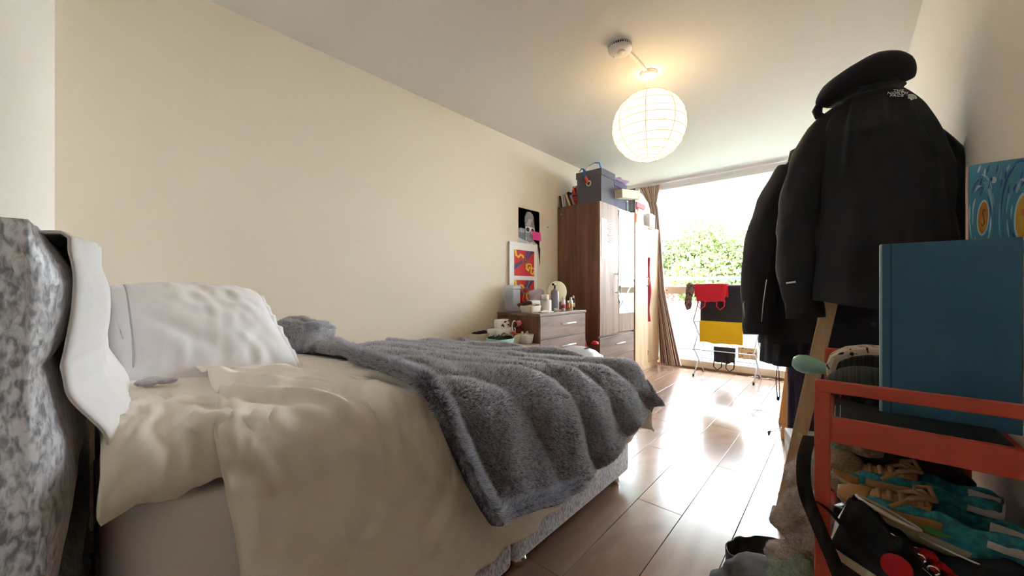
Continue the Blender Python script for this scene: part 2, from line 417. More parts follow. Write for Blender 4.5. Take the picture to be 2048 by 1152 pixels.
def frill():
    mb = MB(); c = Vector((-1.63, .250, .850)); ay = slope.normalized(); az = nrm.normalized()
    def fn(u, v):
        q = 2*u-1; return c+Vector((0, .215+.045*v+.008*N(q*6, v), -.012+.006*math.sin(q*22)*v))+ay*(q*.29)-az*.012
    return mb.grid(fn, 50, 5)
frill().build('case_flap', m_white, pl, True, solid=.003)
p2 = pillow((-1.74, .25, .785), (.02, 1, 0), (-1, 0, .12), (.12, 0, 1), .44, .62, .11, 8).build('pillow', m_white, None, True)
tag(p2, 'flat white pillow lying under the plump one', 'pillow')

# fur: scattered blades on a surface function
def fur(mb_src, n, l0, l1, name, mtl, parent, dark, light, bias=None, wdt=.0022, mask=None, lean=.6, facing=None):
    V, Fc = mb_src.v, mb_src.f; rnd = random.Random(5); A = []; tot = 0
    for f in Fc:
        a = ((V[f[1]]-V[f[0]]).cross(V[f[3]]-V[f[0]])).length; tot += a; A.append(tot)
    import bisect
    out = MB(); vc = []; vs = []; fs = []
    for _ in range(n):
        i = bisect.bisect_left(A, rnd.random()*tot); f = Fc[min(i, len(Fc)-1)]
        u, v = rnd.random(), rnd.random()
        p = V[f[0]]*(1-u)*(1-v)+V[f[1]]*u*(1-v)+V[f[2]]*u*v+V[f[3]]*(1-u)*v
        nn = (V[f[1]]-V[f[0]]).cross(V[f[3]]-V[f[0]])
        if nn.length < 1e-9: continue
        nn.normalize()
        if (nn.dot(facing) < 0) if facing else (nn.z < -.2): nn = -nn
        l = lerp(l0, l1, rnd.random())*(bias(i) if bias else 1)
        cl = Vector((N(p.x*70, p.y*70, p.z*70), N(p.x*70+7, p.y*70, p.z*70), N(p.x*70, p.y*70+5, p.z*70)))*lean*.8
        d = (nn+cl+Vector((rnd.uniform(-.5, .5), rnd.uniform(-.5, .5), rnd.uniform(-.5, .3)))).normalized()
        s = d.cross(Vector((rnd.uniform(-1, 1), rnd.uniform(-1, 1), rnd.uniform(-1, 1)))).normalized()*wdt
        k = len(vs); vs += [p-s-nn*.002, p+s-nn*.002, p+d*l]; fs.append((k, k+1, k+2))
        t = rnd.random()*.35; q = lerp(.72, 1.08, .5+.6*N(p.x*120, p.y*120, p.z*120))
        tip = tuple(c*q*(1-t) for c in light); vc += [dark, dark, tip]
    out.v = vs; out.f = fs; out.c = [None]*len(fs); out.vc = vc
    return out.build(name, mtl, parent, kind='stuff')
def thin(m, k):                              # lets light through blades and leaves
    nt = m.node_tree; b = nt.nodes['Principled BSDF']; o = nt.nodes['Material Output']; a = [q for q in nt.nodes if q.type == 'ATTRIBUTE'][0]
    tl = nd(nt, 'ShaderNodeBsdfTranslucent'); nt.links.new(a.outputs[0], tl.inputs[0]); mx = nd(nt, 'ShaderNodeMixShader'); mx.inputs[0].default_value = k
    nt.links.new(b.outputs[0], mx.inputs[1]); nt.links.new(tl.outputs[0], mx.inputs[2]); nt.links.new(mx.outputs[0], o.inputs[0]); return m
m_fur = thin(mat('fur_pile', (.3, .3, .35), .8, attr=True, sheen=.3), .4)
m_furb = mat('fur_backing', (.16, .16, .21), .9, 0, (.32, .32, .39), (60, 60, 60), .35, .65)

def throw_pts():
    mb = MB(); nu, nv = 150, 170
    headb = [(-2.0, .93), (-1.75, .76), (-1.34, .655), (-.97, .60), (-.78, .57), (-.55, .68), (-.35, .79), (0, .84)]
    # lower hem: how far the throw runs down the side, by place along the bed
    hem = [(0, .365), (.25, .375), (.5, .33), (.8, .215), (1, .15)]
    def fn(u, v):
        far = interp([(0, -1.78), (.12, -1.93), (.3, -2.13), (.6, -2.17), (1, -2.15)], v)
        ae = -.80+interp(hem, v)
        a = lerp(far, ae, u)
        b0 = interp(headb, a); b = lerp(b0, interp([(-2.2, 1.98), (-.8, 1.99), (-.5, 2.02)], a), v)
        # folds run from far/head towards near/foot, fanning out
        th = (b-.55)*.78-(a+.8)*.55
        ph = th*27+2.4*N(a*1.6, b*1.6, 3)
        f1 = abs(math.sin(ph*.5+.9*N(a*1.7+5, b*1.7)))**.8
        f2 = N(a*4+b*2, b*9-a*4, 6)
        amp = .072*sm((b-b0)/.16)*(.55+.45*sm((b-.7)/.7))
        w = amp*(f1*1.2-.16)+.012*f2*sm((b-b0)/.08)+.006*N(a*15, b*15, 2)
        hg = sm((a+.86)/.12); w = lerp(w, w*.38+.010*N(b*10, a*4, 4), hg)
        lip = .026*math.exp(-((b-b0)/.035)**2)+.018*math.exp(-((ae-a)/.035)**2)
        p = sheet_pt(a, b, .030, w)
        _, dx = fold(a, -.773, .06)
        if dx > .06: p.x += lip
        else: p.z += lip
        far_drop = sm((-2.05-a)/.1)
        p.z -= .0*far_drop
        return p
    mb.grid(fn, nu, nv); return mb
th = thing('throw_blanket', 'grey faux fur throw spread in folds over the foot of the bed', 'blanket', (-1.45, 1.3, .7))
tb = throw_pts(); tb.build('fabric', m_furb, th, True, solid=.002)
fur(tb, 330000, .008, .016, 'pile', m_fur, th, (.24, .24, .32), (1.0, 1.0, 1.0), wdt=.0014, facing=Vector((.55, .25, .8)))
# thick rolled edge with long pile along the head side and the near corner
def edge_roll(rad=.020):
    src = throw_pts(); nu, nv = 150, 170
    path = [src.v[0*nu+i] for i in range(0, nu, 2)]
    path += [src.v[j*nu+nu-1] for j in range(2, 60, 3)]
    return MB().tube([p+Vector((.004, -.004, .006)) for p in path], rad, 10)
er = edge_roll(); er.build('edge_roll', m_furb, th, True)
fur(er, 60000, .012, .024, 'edge_pile', m_fur, th, (.09, .09, .14), (.88, .90, 1.0), wdt=.0014)

# crumpled fleece by the pillow
def lump(c, r, seed, amp=.28, nz=30, nu=40, flat=.0):
    mb = MB()
    def fn(u, v):
        a = 2*PI*u; ph = PI*(v-.5); d = Vector((math.cos(ph)*math.cos(a), math.cos(ph)*math.sin(a), math.sin(ph)))
        k = 1+amp*(noise.noise(d*1.6+Vector((seed, 0, 0)))+.5*noise.noise(d*3.7+Vector((0, seed, 0))))
        q = Vector((d.x*r[0]*k, d.y*r[1]*k, d.z*r[2]*k))
        if q.z < -flat: q.z = -flat
        return Vector(c)+q
    return mb.grid(fn, nu, nz, True)
fz = thing('fleece', 'crumpled pale grey fleece bundled beside the pillow', 'fleece', (-1.8, .68, .71))
fb = lump((-1.87, .655, .765), (.17, .13, .10), 2, .35, flat=.05); m_flb = mat('fleece_backing', (.34, .34, .39), .9, 0, (.50, .50, .55), (60, 60, 60)); fb.build('fabric', m_flb, fz, True)
fur(fb, 26000, .006, .012, 'pile', m_fur, fz, (.34, .34, .40), (.98, .99, 1.0), wdt=.0013)
fc = lump((-1.62, .69, .745), (.15, .055, .022), 9, .3, flat=.012); fc.build('trailing_edge', m_flb, fz, True)
fur(fc, 12000, .006, .012, 'edge_pile', m_fur, fz, (.34, .34, .40), (.98, .99, 1.0), wdt=.0013)
ft = thing('fleece_scrap', 'small tuft of grey fleece poking out below the pillow', 'fleece', (-1.33, .10, .765))
fs_ = lump((-1.265, .102, .772), (.014, .026, .010), 4, .25, flat=.012); fs_.build('fabric', mat('pale_fleece', (.62, .62, .68), .9, bump=.6, bscale=300), ft, True)
lump((-1.262, .135, .768), (.010, .018, .007), 8, .4, 16, 20, flat=.006).build('fringe', MC['pale_fleece'], ft, True)

# ------------------------------------------------------------------ lamp and smoke alarm
LX, LY = -.95, 2.42
lp = thing('pendant_lamp', 'round white paper lantern hanging from the ceiling, lit', 'lamp', (LX, LY, ZC))
m_paper = D.materials.new('rice_paper'); m_paper.use_nodes = True
nt = m_paper.node_tree; b = nt.nodes['Principled BSDF']; b.inputs['Base Color'].default_value = (.92, .86, .70, 1); b.inputs['Roughness'].default_value = .8
b.inputs['Emission Color'].default_value = (1, .86, .62, 1); b.inputs['Emission Strength'].default_value = .03
tl = nd(nt, 'ShaderNodeBsdfTranslucent', Color=(.95, .86, .66, 1)); mx = nd(nt, 'ShaderNodeMixShader'); mx.inputs[0].default_value = .45
nt.links.new(b.outputs[0], mx.inputs[1]); nt.links.new(tl.outputs[0], mx.inputs[2]); nt.links.new(mx.outputs[0], nt.nodes['Material Output'].inputs[0])
R0 = .228; CZ = 2.05
prof = [(R0*math.cos(t)*(1+.0), CZ+R0*.97*math.sin(t)) for t in [lerp(-1.36, 1.36, k/30) for k in range(31)]]
mb = MB(); vs = []; n = 40
for r, z in prof:
    for k in range(n):
        a = 2*PI*k/n; rr = r*(1+.006*N(math.cos(a)*4, math.sin(a)*4, z*16)); vs.append((LX+rr*math.cos(a), LY+rr*math.sin(a), z))
mb.add(vs, [(i*n+k, i*n+(k+1) % n, (i+1)*n+(k+1) % n, (i+1)*n+k) for i in range(30) for k in range(n)])
sh = mb.build('shade', m_paper, lp, True)
m_rib = mat('lantern_wire', (.40, .31, .18), .7)
for k in range(11):
    t = lerp(-1.2, 1.2, k/10)+.05*N(k, 3); r = R0*math.cos(t)*1.004; z = CZ+R0*.97*math.sin(t); tilt = .07*N(k*3.1, 1)
    MB().tube([(LX+r*math.cos(2*PI*q/40), LY+r*math.sin(2*PI*q/40), z+tilt*r*math.sin(2*PI*q/40+k)) for q in range(41)], .0019, 5).build('rib_ring', m_rib, sh, True)
for k in range(8):
    an = 2*PI*k/8+.3
    MB().tube([(LX+r*1.004*math.cos(an), LY+r*1.004*math.sin(an), z) for r, z in prof], .0019, 5).build('rib', m_rib, sh, True)
MB().tube([(LX+.047*math.cos(2*PI*q/30), LY+.047*math.sin(2*PI*q/30), prof[0][1]) for q in range(31)], .003, 6).build('bottom_ring', m_plas, sh, True)
MB().tube([(LX, LY, 2.36), (LX, LY, 2.13)], .0045, 8).build('cord', m_plas, lp, True)
MB().lathe([(.0, 2.37), (.046, 2.368), (.054, 2.376), (.054, 2.395), (.05, 2.40)], (LX, LY, 0), 28).build('ceiling_rose', m_plas, lp, True)
bulb = MB().lathe([(.0, 2.00), (.022, 2.006), (.032, 2.03), (.028, 2.06), (.016, 2.09), (.014, 2.13), (0, 2.132)], (LX, LY, 0), 16).build('bulb', mat('bulb_glow', (1, .9, .7), .4, emit=(1, .72, .40), estr=2), lp, True)
MB().box(LX-.011, LX+.011, 2.09, LY-.03, ZC-.014, ZC).build('conduit', m_plas, lp, bevel=.003)
pl_ = D.objects.new('lamp_light', D.lights.new('lamp_light', 'POINT')); COL.objects.link(pl_); pl_.parent = lp; pl_.location = (0, 0, 2.045-ZC)
pl_.data.energy = 4.5; pl_.data.color = (1, .80, .56); pl_.data.shadow_soft_size = .05
sa = thing('smoke_alarm', 'round white smoke alarm on the ceiling beside the lantern', 'smoke alarm', (-.964, 2.04, ZC))
AX, AY = -.964, 2.035
MB().lathe([(0, 2.347), (.030, 2.347), (.056, 2.354), (.066, 2.366), (.068, 2.376)], (AX, AY, 0), 36).build('cover', m_plas, sa, True)
MB().lathe([(.072, 2.392), (.072, 2.40)], (AX, AY, 0), 36).build('base_plate', m_plas, sa)
MB().lathe([(.058, 2.374), (.058, 2.394)], (AX, AY, 0), 30).build('sensor_chamber', m_blackp, sa)
for k in range(32):
    a = 2*PI*k/32; bx(AX+.064*math.cos(a)-.003, AX+.064*math.cos(a)+.003, AY+.064*math.sin(a)-.002, AY+.064*math.sin(a)+.002, 2.372, 2.394, RZ(math.degrees(a))).build('vent_slat', m_plas, sa)
MB().lathe([(0, 2.343), (.02, 2.343), (.023, 2.348)], (AX+.012, AY-.012, 0), 20).build('test_button', mat('cream_plastic', (.85, .80, .68), .4), sa, True)
for dx, dy in ((-.045, .01), (-.04, .0), (.01, .035), (.022, .03)):
    MB().lathe([(0, 2.3505), (.0035, 2.3505), (.0035, 2.36)], (AX+dx, AY+dy, 0), 8).build('indicator', m_blackp, sa)

# ------------------------------------------------------------------ wall prints
xw = XL+.002
pp = lambda y0, y1, z0, z1: (lambda u, v, h: (xw+h, lerp(y0, y1, u), lerp(z0, z1, v)))
g = lambda v, b=0: (v, v, v+b)
po = thing('photo_poster', 'black and white photo print of a child in white sunglasses taped to the wall', 'poster', (xw, 2.88, 1.4))
P_ = Print(pp(2.72, 3.05, 1.37, 1.77))
P_.L(RECT, (.035, .045, .06)).L([(.0, 0), (1, 0), (.95, .14), (.6, .30), (.2, .26), (0, .3)], (.55, .56, .58))
P_.L([(0, .28), (.33, .22), (.36, .45), (.25, .52), (0, .50)], (.16, .19, .24)).L([(0, .42), (.25, .40), (.3, .50), (.1, .53)], (.35, .38, .42))
P_.L([(.36, .10), (.70, .10), (.62, .34), (.40, .36)], (.26, .27, .29)).L(ell(.52, .53, .235, .30, 24, -.1), (.34, .35, .37)).L(ell(.63, .50, .12, .22, 20, -.1), (.22, .23, .25)).L(ell(.45, .68, .12, .10, 16), (.42, .43, .45))
P_.L([(.28, .60), (.26, .78), (.36, .93), (.55, .95), (.70, .85), (.72, .68), (.62, .78), (.45, .76), (.36, .66)], (.13, .14, .16))
for i in range(7): P_.B([(.30+.055*i, .68+.01*i), (.34+.05*i, .80), (.44+.03*i, .92)], .008, (.55, .56, .58))
P_.L([(.30, .57), (.50, .58), (.72, .56), (.74, .44), (.66, .41), (.57, .43), (.53, .49), (.47, .43), (.34, .43)], (.85, .85, .84))
P_.L(ell(.41, .50, .075, .055, 16), (.02, .02, .025)).L(ell(.635, .49, .07, .055, 16), (.02, .02, .025))
P_.L(ell(.53, .41, .04, .022, 12), (.30, .31, .33)).L(ell(.53, .34, .07, .02, 12), (.22, .22, .24))
P_.L([(.3, .0), (.36, .22), (.5, .18), (.62, .22), (.72, 0)], (.75, .75, .77))
P_.build('print', m_print, po)
bx(XL, xw+.0004, 2.72, 3.05, 1.37, 1.77).build('paper', mat('paper', (.8, .8, .78), .7), po)
note = Print(lambda u, v, h: (xw+.006+h+.01*(1-v), lerp(2.915, 3.06, u), lerp(1.475, 1.565, v)))
note.L([(0.05, 0), (1, .02), (1, .95), (0, 1)], (.85, .07, .36))
tag(note.build('sticky_note', m_print, solid=.001), 'bright pink sticky note on the photo print', 'sticky note')
tag(MB().add([(xw+.001, 3.02, 1.45), (xw+.001, 3.062, 1.40), (xw+.001, 3.06, 1.22), (xw+.001, 3.045, 1.30)], [(0, 1, 2, 3)]).build('paper_strip', m_blackp, solid=.001), 'torn black strip of paper hanging below the photo print', 'paper')
bx(XL, XL+.004, 3.19, 3.20, 1.63, 1.64).build('wall_mark', m_blackp)['kind'] = 'structure'
# white mount with two red prints, standing on the drawers against the wall
am = thing('art_mount', 'white mount with two red abstract eye prints leaning on the wall', 'artwork', (-2.28, 2.82, .79))
fnm = lambda y0, y1, z0, z1: (lambda u, v, h: (XL+.028+h+.0*v-(lerp(z0, z1, v)-.79)*.028, lerp(y0, y1, u), lerp(z0, z1, v)))
MB().prism(RECT, lambda u, v, t: (XL+.006+t-(v*.62)*.0, lerp(2.575, 2.985, u), lerp(.792, 1.43, v)), 0, .017).build('board', mat('white_card', (.86, .86, .86), .6), am, bevel=.002)
fa = lambda y0, y1, z0, z1: (lambda u, v, h: (XL+.0245+h, lerp(y0, y1, u), lerp(z0, z1, v)))
for zz0, zz1, fl_ in ((1.115, 1.36, 0), (.83, 1.075, 1)):
    A_ = Print(fa(2.635, 2.935, zz0, zz1)); Rr = (.62, .012, .018)
    A_.L(RECT, Rr)
    X = (lambda x: x) if not fl_ else (lambda x: x*.9+.02)
    A_.L([(.52, .62), (.60, 1), (.75, 1), (.58, .6)], (.06, .05, .16)).L([(.56, .62), (.82, 1), (.98, 1), (.62, .58)], (.06, .05, .16)).L([(.42, .52), (0, .22), (0, .42), (.4, .58)], (.06, .05, .16))
    A_.B([(.05, 1.0), (.09, .78), (.2, .72), (.3, .82), (.4, .78), (.47, .66)], .045, (.8, .55, .03))
    A_.B([(.6, .5), (.6, .28), (.68, .22), (.75, .36), (.84, .3), (.82, .12), (.92, .08), (.99, .2)], .04, (.8, .55, .03))
    A_.B([(.65, .48), (.82, .47), (.88, .32), (.98, .3)], .03, (.85, .60, .05))
    A_.L(ell(.52, .59, .18, .12, 20), (.05, .12, .07) if not fl_ else (.10, .30, .22)).L(ell(.52, .595, .145, .088, 20), (.55, .02, .03)).L(ell(.52, .6, .05, .06, 16), (.03, .02, .02)).L(ell(.525, .61, .015, .02, 8), (.8, .75, .7))
    if fl_:
        A_.B([(.4, .62), (.25, .7), (.1, .9)], .02, (.12, .34, .27)).B([(.6, .7), (.7, .9), (.72, 1)], .02, (.12, .34, .27)).B([(.45, .48), (.4, .25), (.5, .1)], .02, (.7, .5, .05))
    A_.build('red_print', m_print, am)

# ------------------------------------------------------------------ drawers and bedside unit
def handle_bar(p0, p1, out, parent, r=.006):
    p0, p1, out = Vector(p0), Vector(p1), Vector(out)
    h = MB().tube([p0+out, p1+out], r, 8).build('handle', m_steel, parent, True)
    dd = (p1-p0)*.1
    for q in (p0+dd, p1-dd): MB().tube([q, q+out], r*.8, 6).build('handle_post', m_steel, h, True)
cd = thing('chest_of_drawers', 'dark walnut chest of drawers with steel bar handles', 'drawers', (-2.08, 2.79, 0))
bx(XL+.005, -1.86, 2.435, 3.145, .0, .765).build('body', m_walnut, cd, bevel=.002)
bx(XL+.003, -1.838, 2.425, 3.155, .768, .79).build('top', m_walnutH, cd, bevel=.002)
for z0, z1 in ((.575, .762), (.385, .571), (.195, .381), (.02, .191)):
    d = bx(-1.86, -1.842, 2.437, 3.143, z0, z1).build('drawer', m_walnutH, cd, bevel=.0015)
    zc = (z0+z1)/2+.02; handle_bar((-1.842, 2.72, zc), (-1.842, 2.94, zc), (.022, 0, 0), d)
bs = thing('bedside_unit', 'low walnut bedside unit in front of the chest of drawers', 'bedside table', (-2.08, 2.2, 0))
bx(XL+.005, -1.86, 1.97, 2.42, 0, .528).build('body', m_walnut, bs, bevel=.002)
bx(XL+.003, -1.838, 1.96, 2.424, .53, .55).build('top', m_walnutH, bs, bevel=.002)
for z0, z1 in ((.30, .525), (.05, .296)):
    d = bx(-1.86, -1.842, 1.975, 2.415, z0, z1).build('drawer', m_walnutH, bs, bevel=.0015)
    handle_bar((-1.842, 2.1, (z0+z1)/2), (-1.842, 2.3, (z0+z1)/2), (.022, 0, 0), d)

# ------------------------------------------------------------------ things on the bedside unit
m_woven = mat('woven_white', (.74, .69, .58), .8, bump=.5, bscale=120)
def basket(x, y, z, lx, ly, h, m, name, label, cat, fl=1.22, rings=0, grp=None, th=.004, hole=False, rz=0):
    t = thing(name, label, cat, (x, y, z), grp); Rm = RZ(rz); c = Vector((x, y, z))
    def ringp(k, hh, inn): 
        out = []
        for q in range(28):
            a = 2*PI*q/28; cx = math.copysign(abs(math.cos(a))**.45, math.cos(a)); sy = math.copysign(abs(math.sin(a))**.45, math.sin(a))
            out.append(c+Rm @ Vector(((lx/2*k-inn)*cx, (ly/2*k-inn)*sy, hh)))
        return out
    rows = [ringp(1, 0, 0)]+[ringp(lerp(1, fl, j/6)+(.015 if rings and j % 2 else 0), h*j/6, 0) for j in range(1, 7)]
    rows += [ringp(fl, h, th*1.5), ringp(lerp(1, fl, .2), h*.2, th*1.5), ringp(1, .006, th*1.5)]
    vs = [p for r in rows for p in r]; n = 28
    fs = [(i*n+k, i*n+(k+1) % n, (i+1)*n+(k+1) % n, (i+1)*n+k) for i in range(len(rows)-1) for k in range(n)]
    fs += [tuple(range(n-1, -1, -1)), tuple((len(rows)-1)*n+k for k in range(n))]
    MB().add(vs, fs).build('body', m, t, True)
    MB().tube(ringp(fl, h, .001)+ringp(fl, h, .001)[:1], .004, 6).build('rim', m, t, True)
    if hole:
        for sx in (-1, 1):
            p = c+Rm @ Vector((0, sx*(ly/2*lerp(1, fl, .65)+.0015), h*.62))
            MB().add([p+Rm @ Vector((u, sx*.002*(vv/.008), vv)) for u, vv in ell(0, 0, .022, .007, 14)], [tuple(range(14))]).build('grip_hole', m_blackp, t, solid=.001)
    return t
basket(-2.19, 2.085, .55, .11, .12, .085, m_woven, 'basket', 'ribbed cream basket of oddments against the wall behind the mint tray', 'basket', rings=1)
basket(-1.985, 2.115, .55, .155, .15, .06, mat('mint_plastic', (.36, .68, .60), .5), 'storage_tray', 'mint green plastic tray full of black accessories', 'tray', hole=True, fl=1.18)
basket(-2.0, 2.29, .55, .07, .07, .07, m_woven, 'basket', 'tiny woven basket with red oddments beside the mint tray', 'basket', rings=1)
basket(-1.95, 2.375, .55, .10, .085, .07, m_woven, 'basket', 'square cream basket of small toiletries at the corner by the drawers', 'basket', rings=1)
def blob(name, label, cat, c, r, m, seed=1, amp=.25, grp=None, fl=None):
    return tag(lump(c, r, seed, amp, 16, 22, flat=fl if fl is not None else r[2]*.7).build(name, m, None, True), label, cat, grp)
for k, (x, y, z, a) in enumerate([(-1.99, 2.06, .607, 20), (-1.96, 2.11, .612, 70), (-2.01, 2.15, .610, -30), (-1.97, 2.17, .606, 10)]):
    t = thing('sunglasses', 'black pair of sunglasses heaped in the mint tray', 'sunglasses', (x, y, z), 'accessories in the mint tray'); Rm = RZ(a) @ RX(-15+k*14)
    for s_ in (-1, 1):
        MB().add([Vector((x, y, z))+Rm @ Vector((u+s_*.032, .0, v+.006)) for u, v in ell(0, 0, .027, .02, 16)], [tuple(range(16))]).build('lens', m_blackp, t, solid=.003)
        MB().tube([Vector((x, y, z))+Rm @ Vector((s_*q[0], q[1], q[2])) for q in ((.058, 0, .012), (.060, .05, .012), (.056, .075, .0))], .003, 6).build('arm', m_blackp, t, True)
    MB().tube([Vector((x, y, z))+Rm @ Vector((-.012, 0, .012)), Vector((x, y, z))+Rm @ Vector((.012, 0, .012))], .003, 6).build('bridge', m_blackp, t, True)
MB_ = MB().tube([(-2.03+.05*math.cos(k*.5), 2.10+.07*math.sin(k*.43), .606+.004*k % .02) for k in range(40)], .004, 6)
tag(MB_.build('cable', m_blackp, None, True), 'coiled black cable in the mint tray', 'cable')
# white case with black pattern
wc = thing('cosmetic_case', 'white cosmetic case with black brush marks standing behind the mint tray', 'case', (-2.1, 2.25, .55))
rbox(-2.16, -2.05, 2.135, 2.385, .552, .67, .02, n=20, m=40).build('body', m_plas, wc, True)
rbox(-2.14, -2.07, 2.20, 2.32, .66, .745, .02, n=16, m=36).build('flap', m_plas, wc, True)
for k, (y, z, l, a) in enumerate([(2.225, .70, .03, .5), (2.26, .725, .035, .2), (2.295, .70, .022, -.6), (2.30, .73, .02, .1), (2.17, .635, .035, .1), (2.24, .69, .02, 1.2)]):
    MB().tube([(-2.064+.0*q, y+l*(q-.5)*math.cos(a), z+l*(q-.5)*math.sin(a)) for q in (0, .3, .7, 1)], [.001, .007, .006, .001], 8).build('brush_mark', m_blackp, wc, True)
t = thing('hair_clip', 'black and white looped hair clip standing in the small baskets', 'hair clip', (-2.03, 2.345, .6))
MB().tube([(-2.03, 2.33+.028*math.cos(a), .68+.05*math.sin(a)) for a in [k*2*PI/24 for k in range(20)]], .005, 8).build('loop', m_plas, t, True)
MB().tube([(-2.022, 2.33+.018*math.cos(a), .685+.036*math.sin(a)) for a in [k*2*PI/24 for k in range(18)]], .005, 8).build('inner_loop', m_blackp, t, True)
MB().tube([(-2.03, 2.335, .55), (-2.03, 2.335, .66)], .004, 8).build('stem', m_plas, t, True)
t = thing('artificial_flower', 'pink artificial flower with dark red leaves beside the drawers', 'flower', (-2.05, 2.40, .55))
MB().tube([(-2.05, 2.40, .55), (-2.045, 2.395, .63), (-2.04, 2.40, .70)], .003, 6).build('stem', mat('stem_orange', (.7, .28, .05), .5), t, True)
for k in range(6):
    a = k*PI/3; MB().lathe([(0, -.014), (.011, -.004), (.012, .006), (0, .012)], (-2.04+.004*math.cos(a), 2.40+.014*math.cos(a), .705+.014*math.sin(a)), 8).build('petal', mat('pink_petal', (.85, .25, .36), .6), t, True)
for k in range(4): MB().lathe([(0, -.022), (.012, 0), (0, .022)], (-2.035, 2.385+.012*k, .645+.012*(k % 2)), 8, RX(40*k)).build('leaf', mat('dark_red', (.30, .01, .04), .6), t, True)
for k, (x, y, c, nm) in enumerate([(-1.965, 2.355, (.8, .7, .1), 'yellow'), (-1.945, 2.395, (.8, .82, .78), 'white'), (-1.93, 2.37, (.75, .8, .7), 'pale green')]):
    t = thing('small_bottle', nm+' capped sample bottle in the square cream basket', 'bottle', (x, y, .56))
    MB().lathe([(.013, .56), (.013, .62), (.008, .63), (0, .632)], (x, y, 0), 12, None).build('bottle_body', mat('sample_'+nm, c, .35), t, True)
    MB().lathe([(.008, .63), (.008, .645), (0, .646)], (x, y, 0), 10).build('cap', m_plas, t, True)
for k in range(4): blob('hair_bobble', 'red hair bobble in the tiny woven basket', 'hair bobble', (-2.0+.015*math.cos(k*1.7), 2.29+.016*math.sin(k*1.7), .622+.006*k), (.016, .016, .010), mat('bobble_red', (.45, .06, .03), .7), k, .2, 'bobbles in the tiny basket')
for k in range(3): blob('pouch', 'small dark pouch in the ribbed cream basket', 'pouch', (-2.19+.02*(k-1), 2.06+.03*k, .632+.006*k), (.03, .03, .016), m_black, k+4, .25, 'pouches in the ribbed basket')

# ------------------------------------------------------------------ things on the chest of drawers
TZ = .79
t = thing('storage_tower', 'tall clear plastic storage box of cosmetics by the red prints', 'box', (-2.22, 2.53, TZ))
m_clear = mat('clear_plastic', (.55, .62, .68), .15, alpha=.55)
bx(-2.27, -2.17, 2.475, 2.575, TZ, TZ+.20).build('body', m_clear, t, bevel=.006)
bx(-2.275, -2.165, 2.47, 2.58, TZ+.20, TZ+.235).build('lid', m_clear, t, bevel=.006)
for k, (y, c) in enumerate([(2.49, (.45, .36, .28)), (2.515, (.25, .33, .45)), (2.54, (.33, .40, .50)), (2.56, (.2, .25, .35))]):
    bx(-2.25, -2.19, y-.009, y+.009, TZ+.008, TZ+.15+.015*(k % 3)).build('content', mat('cosmetic_%d' % k, c, .5), t, bevel=.003)
basket(-2.02, 2.535, TZ, .12, .15, .055, m_woven, 'basket', 'cream tray of make-up at the edge of the drawers', 'tray', rings=1, fl=1.12)
for k, (x, y, c, nm, rz) in enumerate([(-2.0, 2.50, (.75, .22, .02), 'orange', 20), (-1.98, 2.545, (.02, .02, .02), 'black', 60), (-2.03, 2.56, (.55, .35, .08), 'gold', -20), (-2.05, 2.50, (.06, .03, .03), 'dark brown', 75), (-2.0, 2.585, (.5, .33, .1), 'brass', 5)]):
    a = math.radians(rz); d = Vector((math.cos(a), math.sin(a), .25)).normalized(); c0 = Vector((x, y, TZ+.055))
    tag(MB().tube([c0-d*.035, c0-d*.03, c0+d*.015, c0+d*.016, c0+d*.035], [.006, .010, .010, .008, .007], 10).build('make_up_tube', mat('tube_'+nm, c, .35), None, True), nm+' make-up tube in the cream tray', 'make-up')
for k in range(3): blob('scrunchie', 'dark scrunchie piled at the back of the cream tray', 'scrunchie', (-2.10+.02*k, 2.50+.03*k, TZ+.06+.01*k), (.03, .03, .018), mat('dark_scrunchie', (.035, .015, .02), .8), k, .3, 'scrunchies in the make-up tray')
t = thing('make_up_pouch', 'white make-up pouch with black line drawings', 'pouch', (-2.1, 2.67, TZ))
rbox(-2.125, -2.075, 2.60, 2.75, TZ, TZ+.10, .02, n=18, m=36).build('body', m_plas, t, True)
for k in range(14):
    y, z = 2.615+random.random()*.12, TZ+.02+random.random()*.06; a = random.random()*3
    MB().tube([(-2.0745, y+.012*(q-.5)*math.cos(a+q), z+.012*(q-.5)*math.sin(a+q)) for q in (0, .5, 1)], .0014, 5).build('line_drawing', m_blackp, t)
tag(lump((-1.90, 2.60, TZ+.006), (.055, .07, .012), 5, .35, 14, 26, flat=.006).build('tissue', m_white, None, True), 'crumpled white tissue hanging over the drawer edge', 'tissue')
t = thing('cotton_pad_box', 'white ribbed jar stack of cotton pads in front of the pouch', 'jar', (-1.98, 2.72, TZ))
MB().lathe([(.048, TZ), (.048, TZ+.01)]+[(.048+(.0018 if k % 2 else 0), TZ+.012+.009*k) for k in range(10)]+[(.046, TZ+.105), (0, TZ+.106)], (-1.98, 2.70, 0), 24).build('jar', m_plas, t, True)
MB().lathe([(.032, TZ+.106), (.032, TZ+.15), (.03, TZ+.153), (0, TZ+.153)], (-1.98, 2.69, 0), 20).build('upper_jar', m_plas, t, True)
t = thing('pump_bottle', 'tall grey pump bottle with black nozzle on the drawers', 'bottle', (-1.95, 2.80, TZ))
MB().lathe([(.036, TZ), (.038, TZ+.01), (.038, TZ+.165), (.034, TZ+.185), (.014, TZ+.195), (.013, TZ+.205), (0, TZ+.206)], (-1.95, 2.795, 0), 24).build('bottle_body', mat('grey_bottle', (.20, .21, .25), .4), t, True)
MB().tube([(-1.95, 2.795, TZ+.20), (-1.95, 2.795, TZ+.245)], .008, 10).build('neck', m_blackp, t, True)
bx(-1.962, -1.938, 2.765, 2.805, TZ+.232, TZ+.252).build('nozzle', m_blackp, t, bevel=.004)
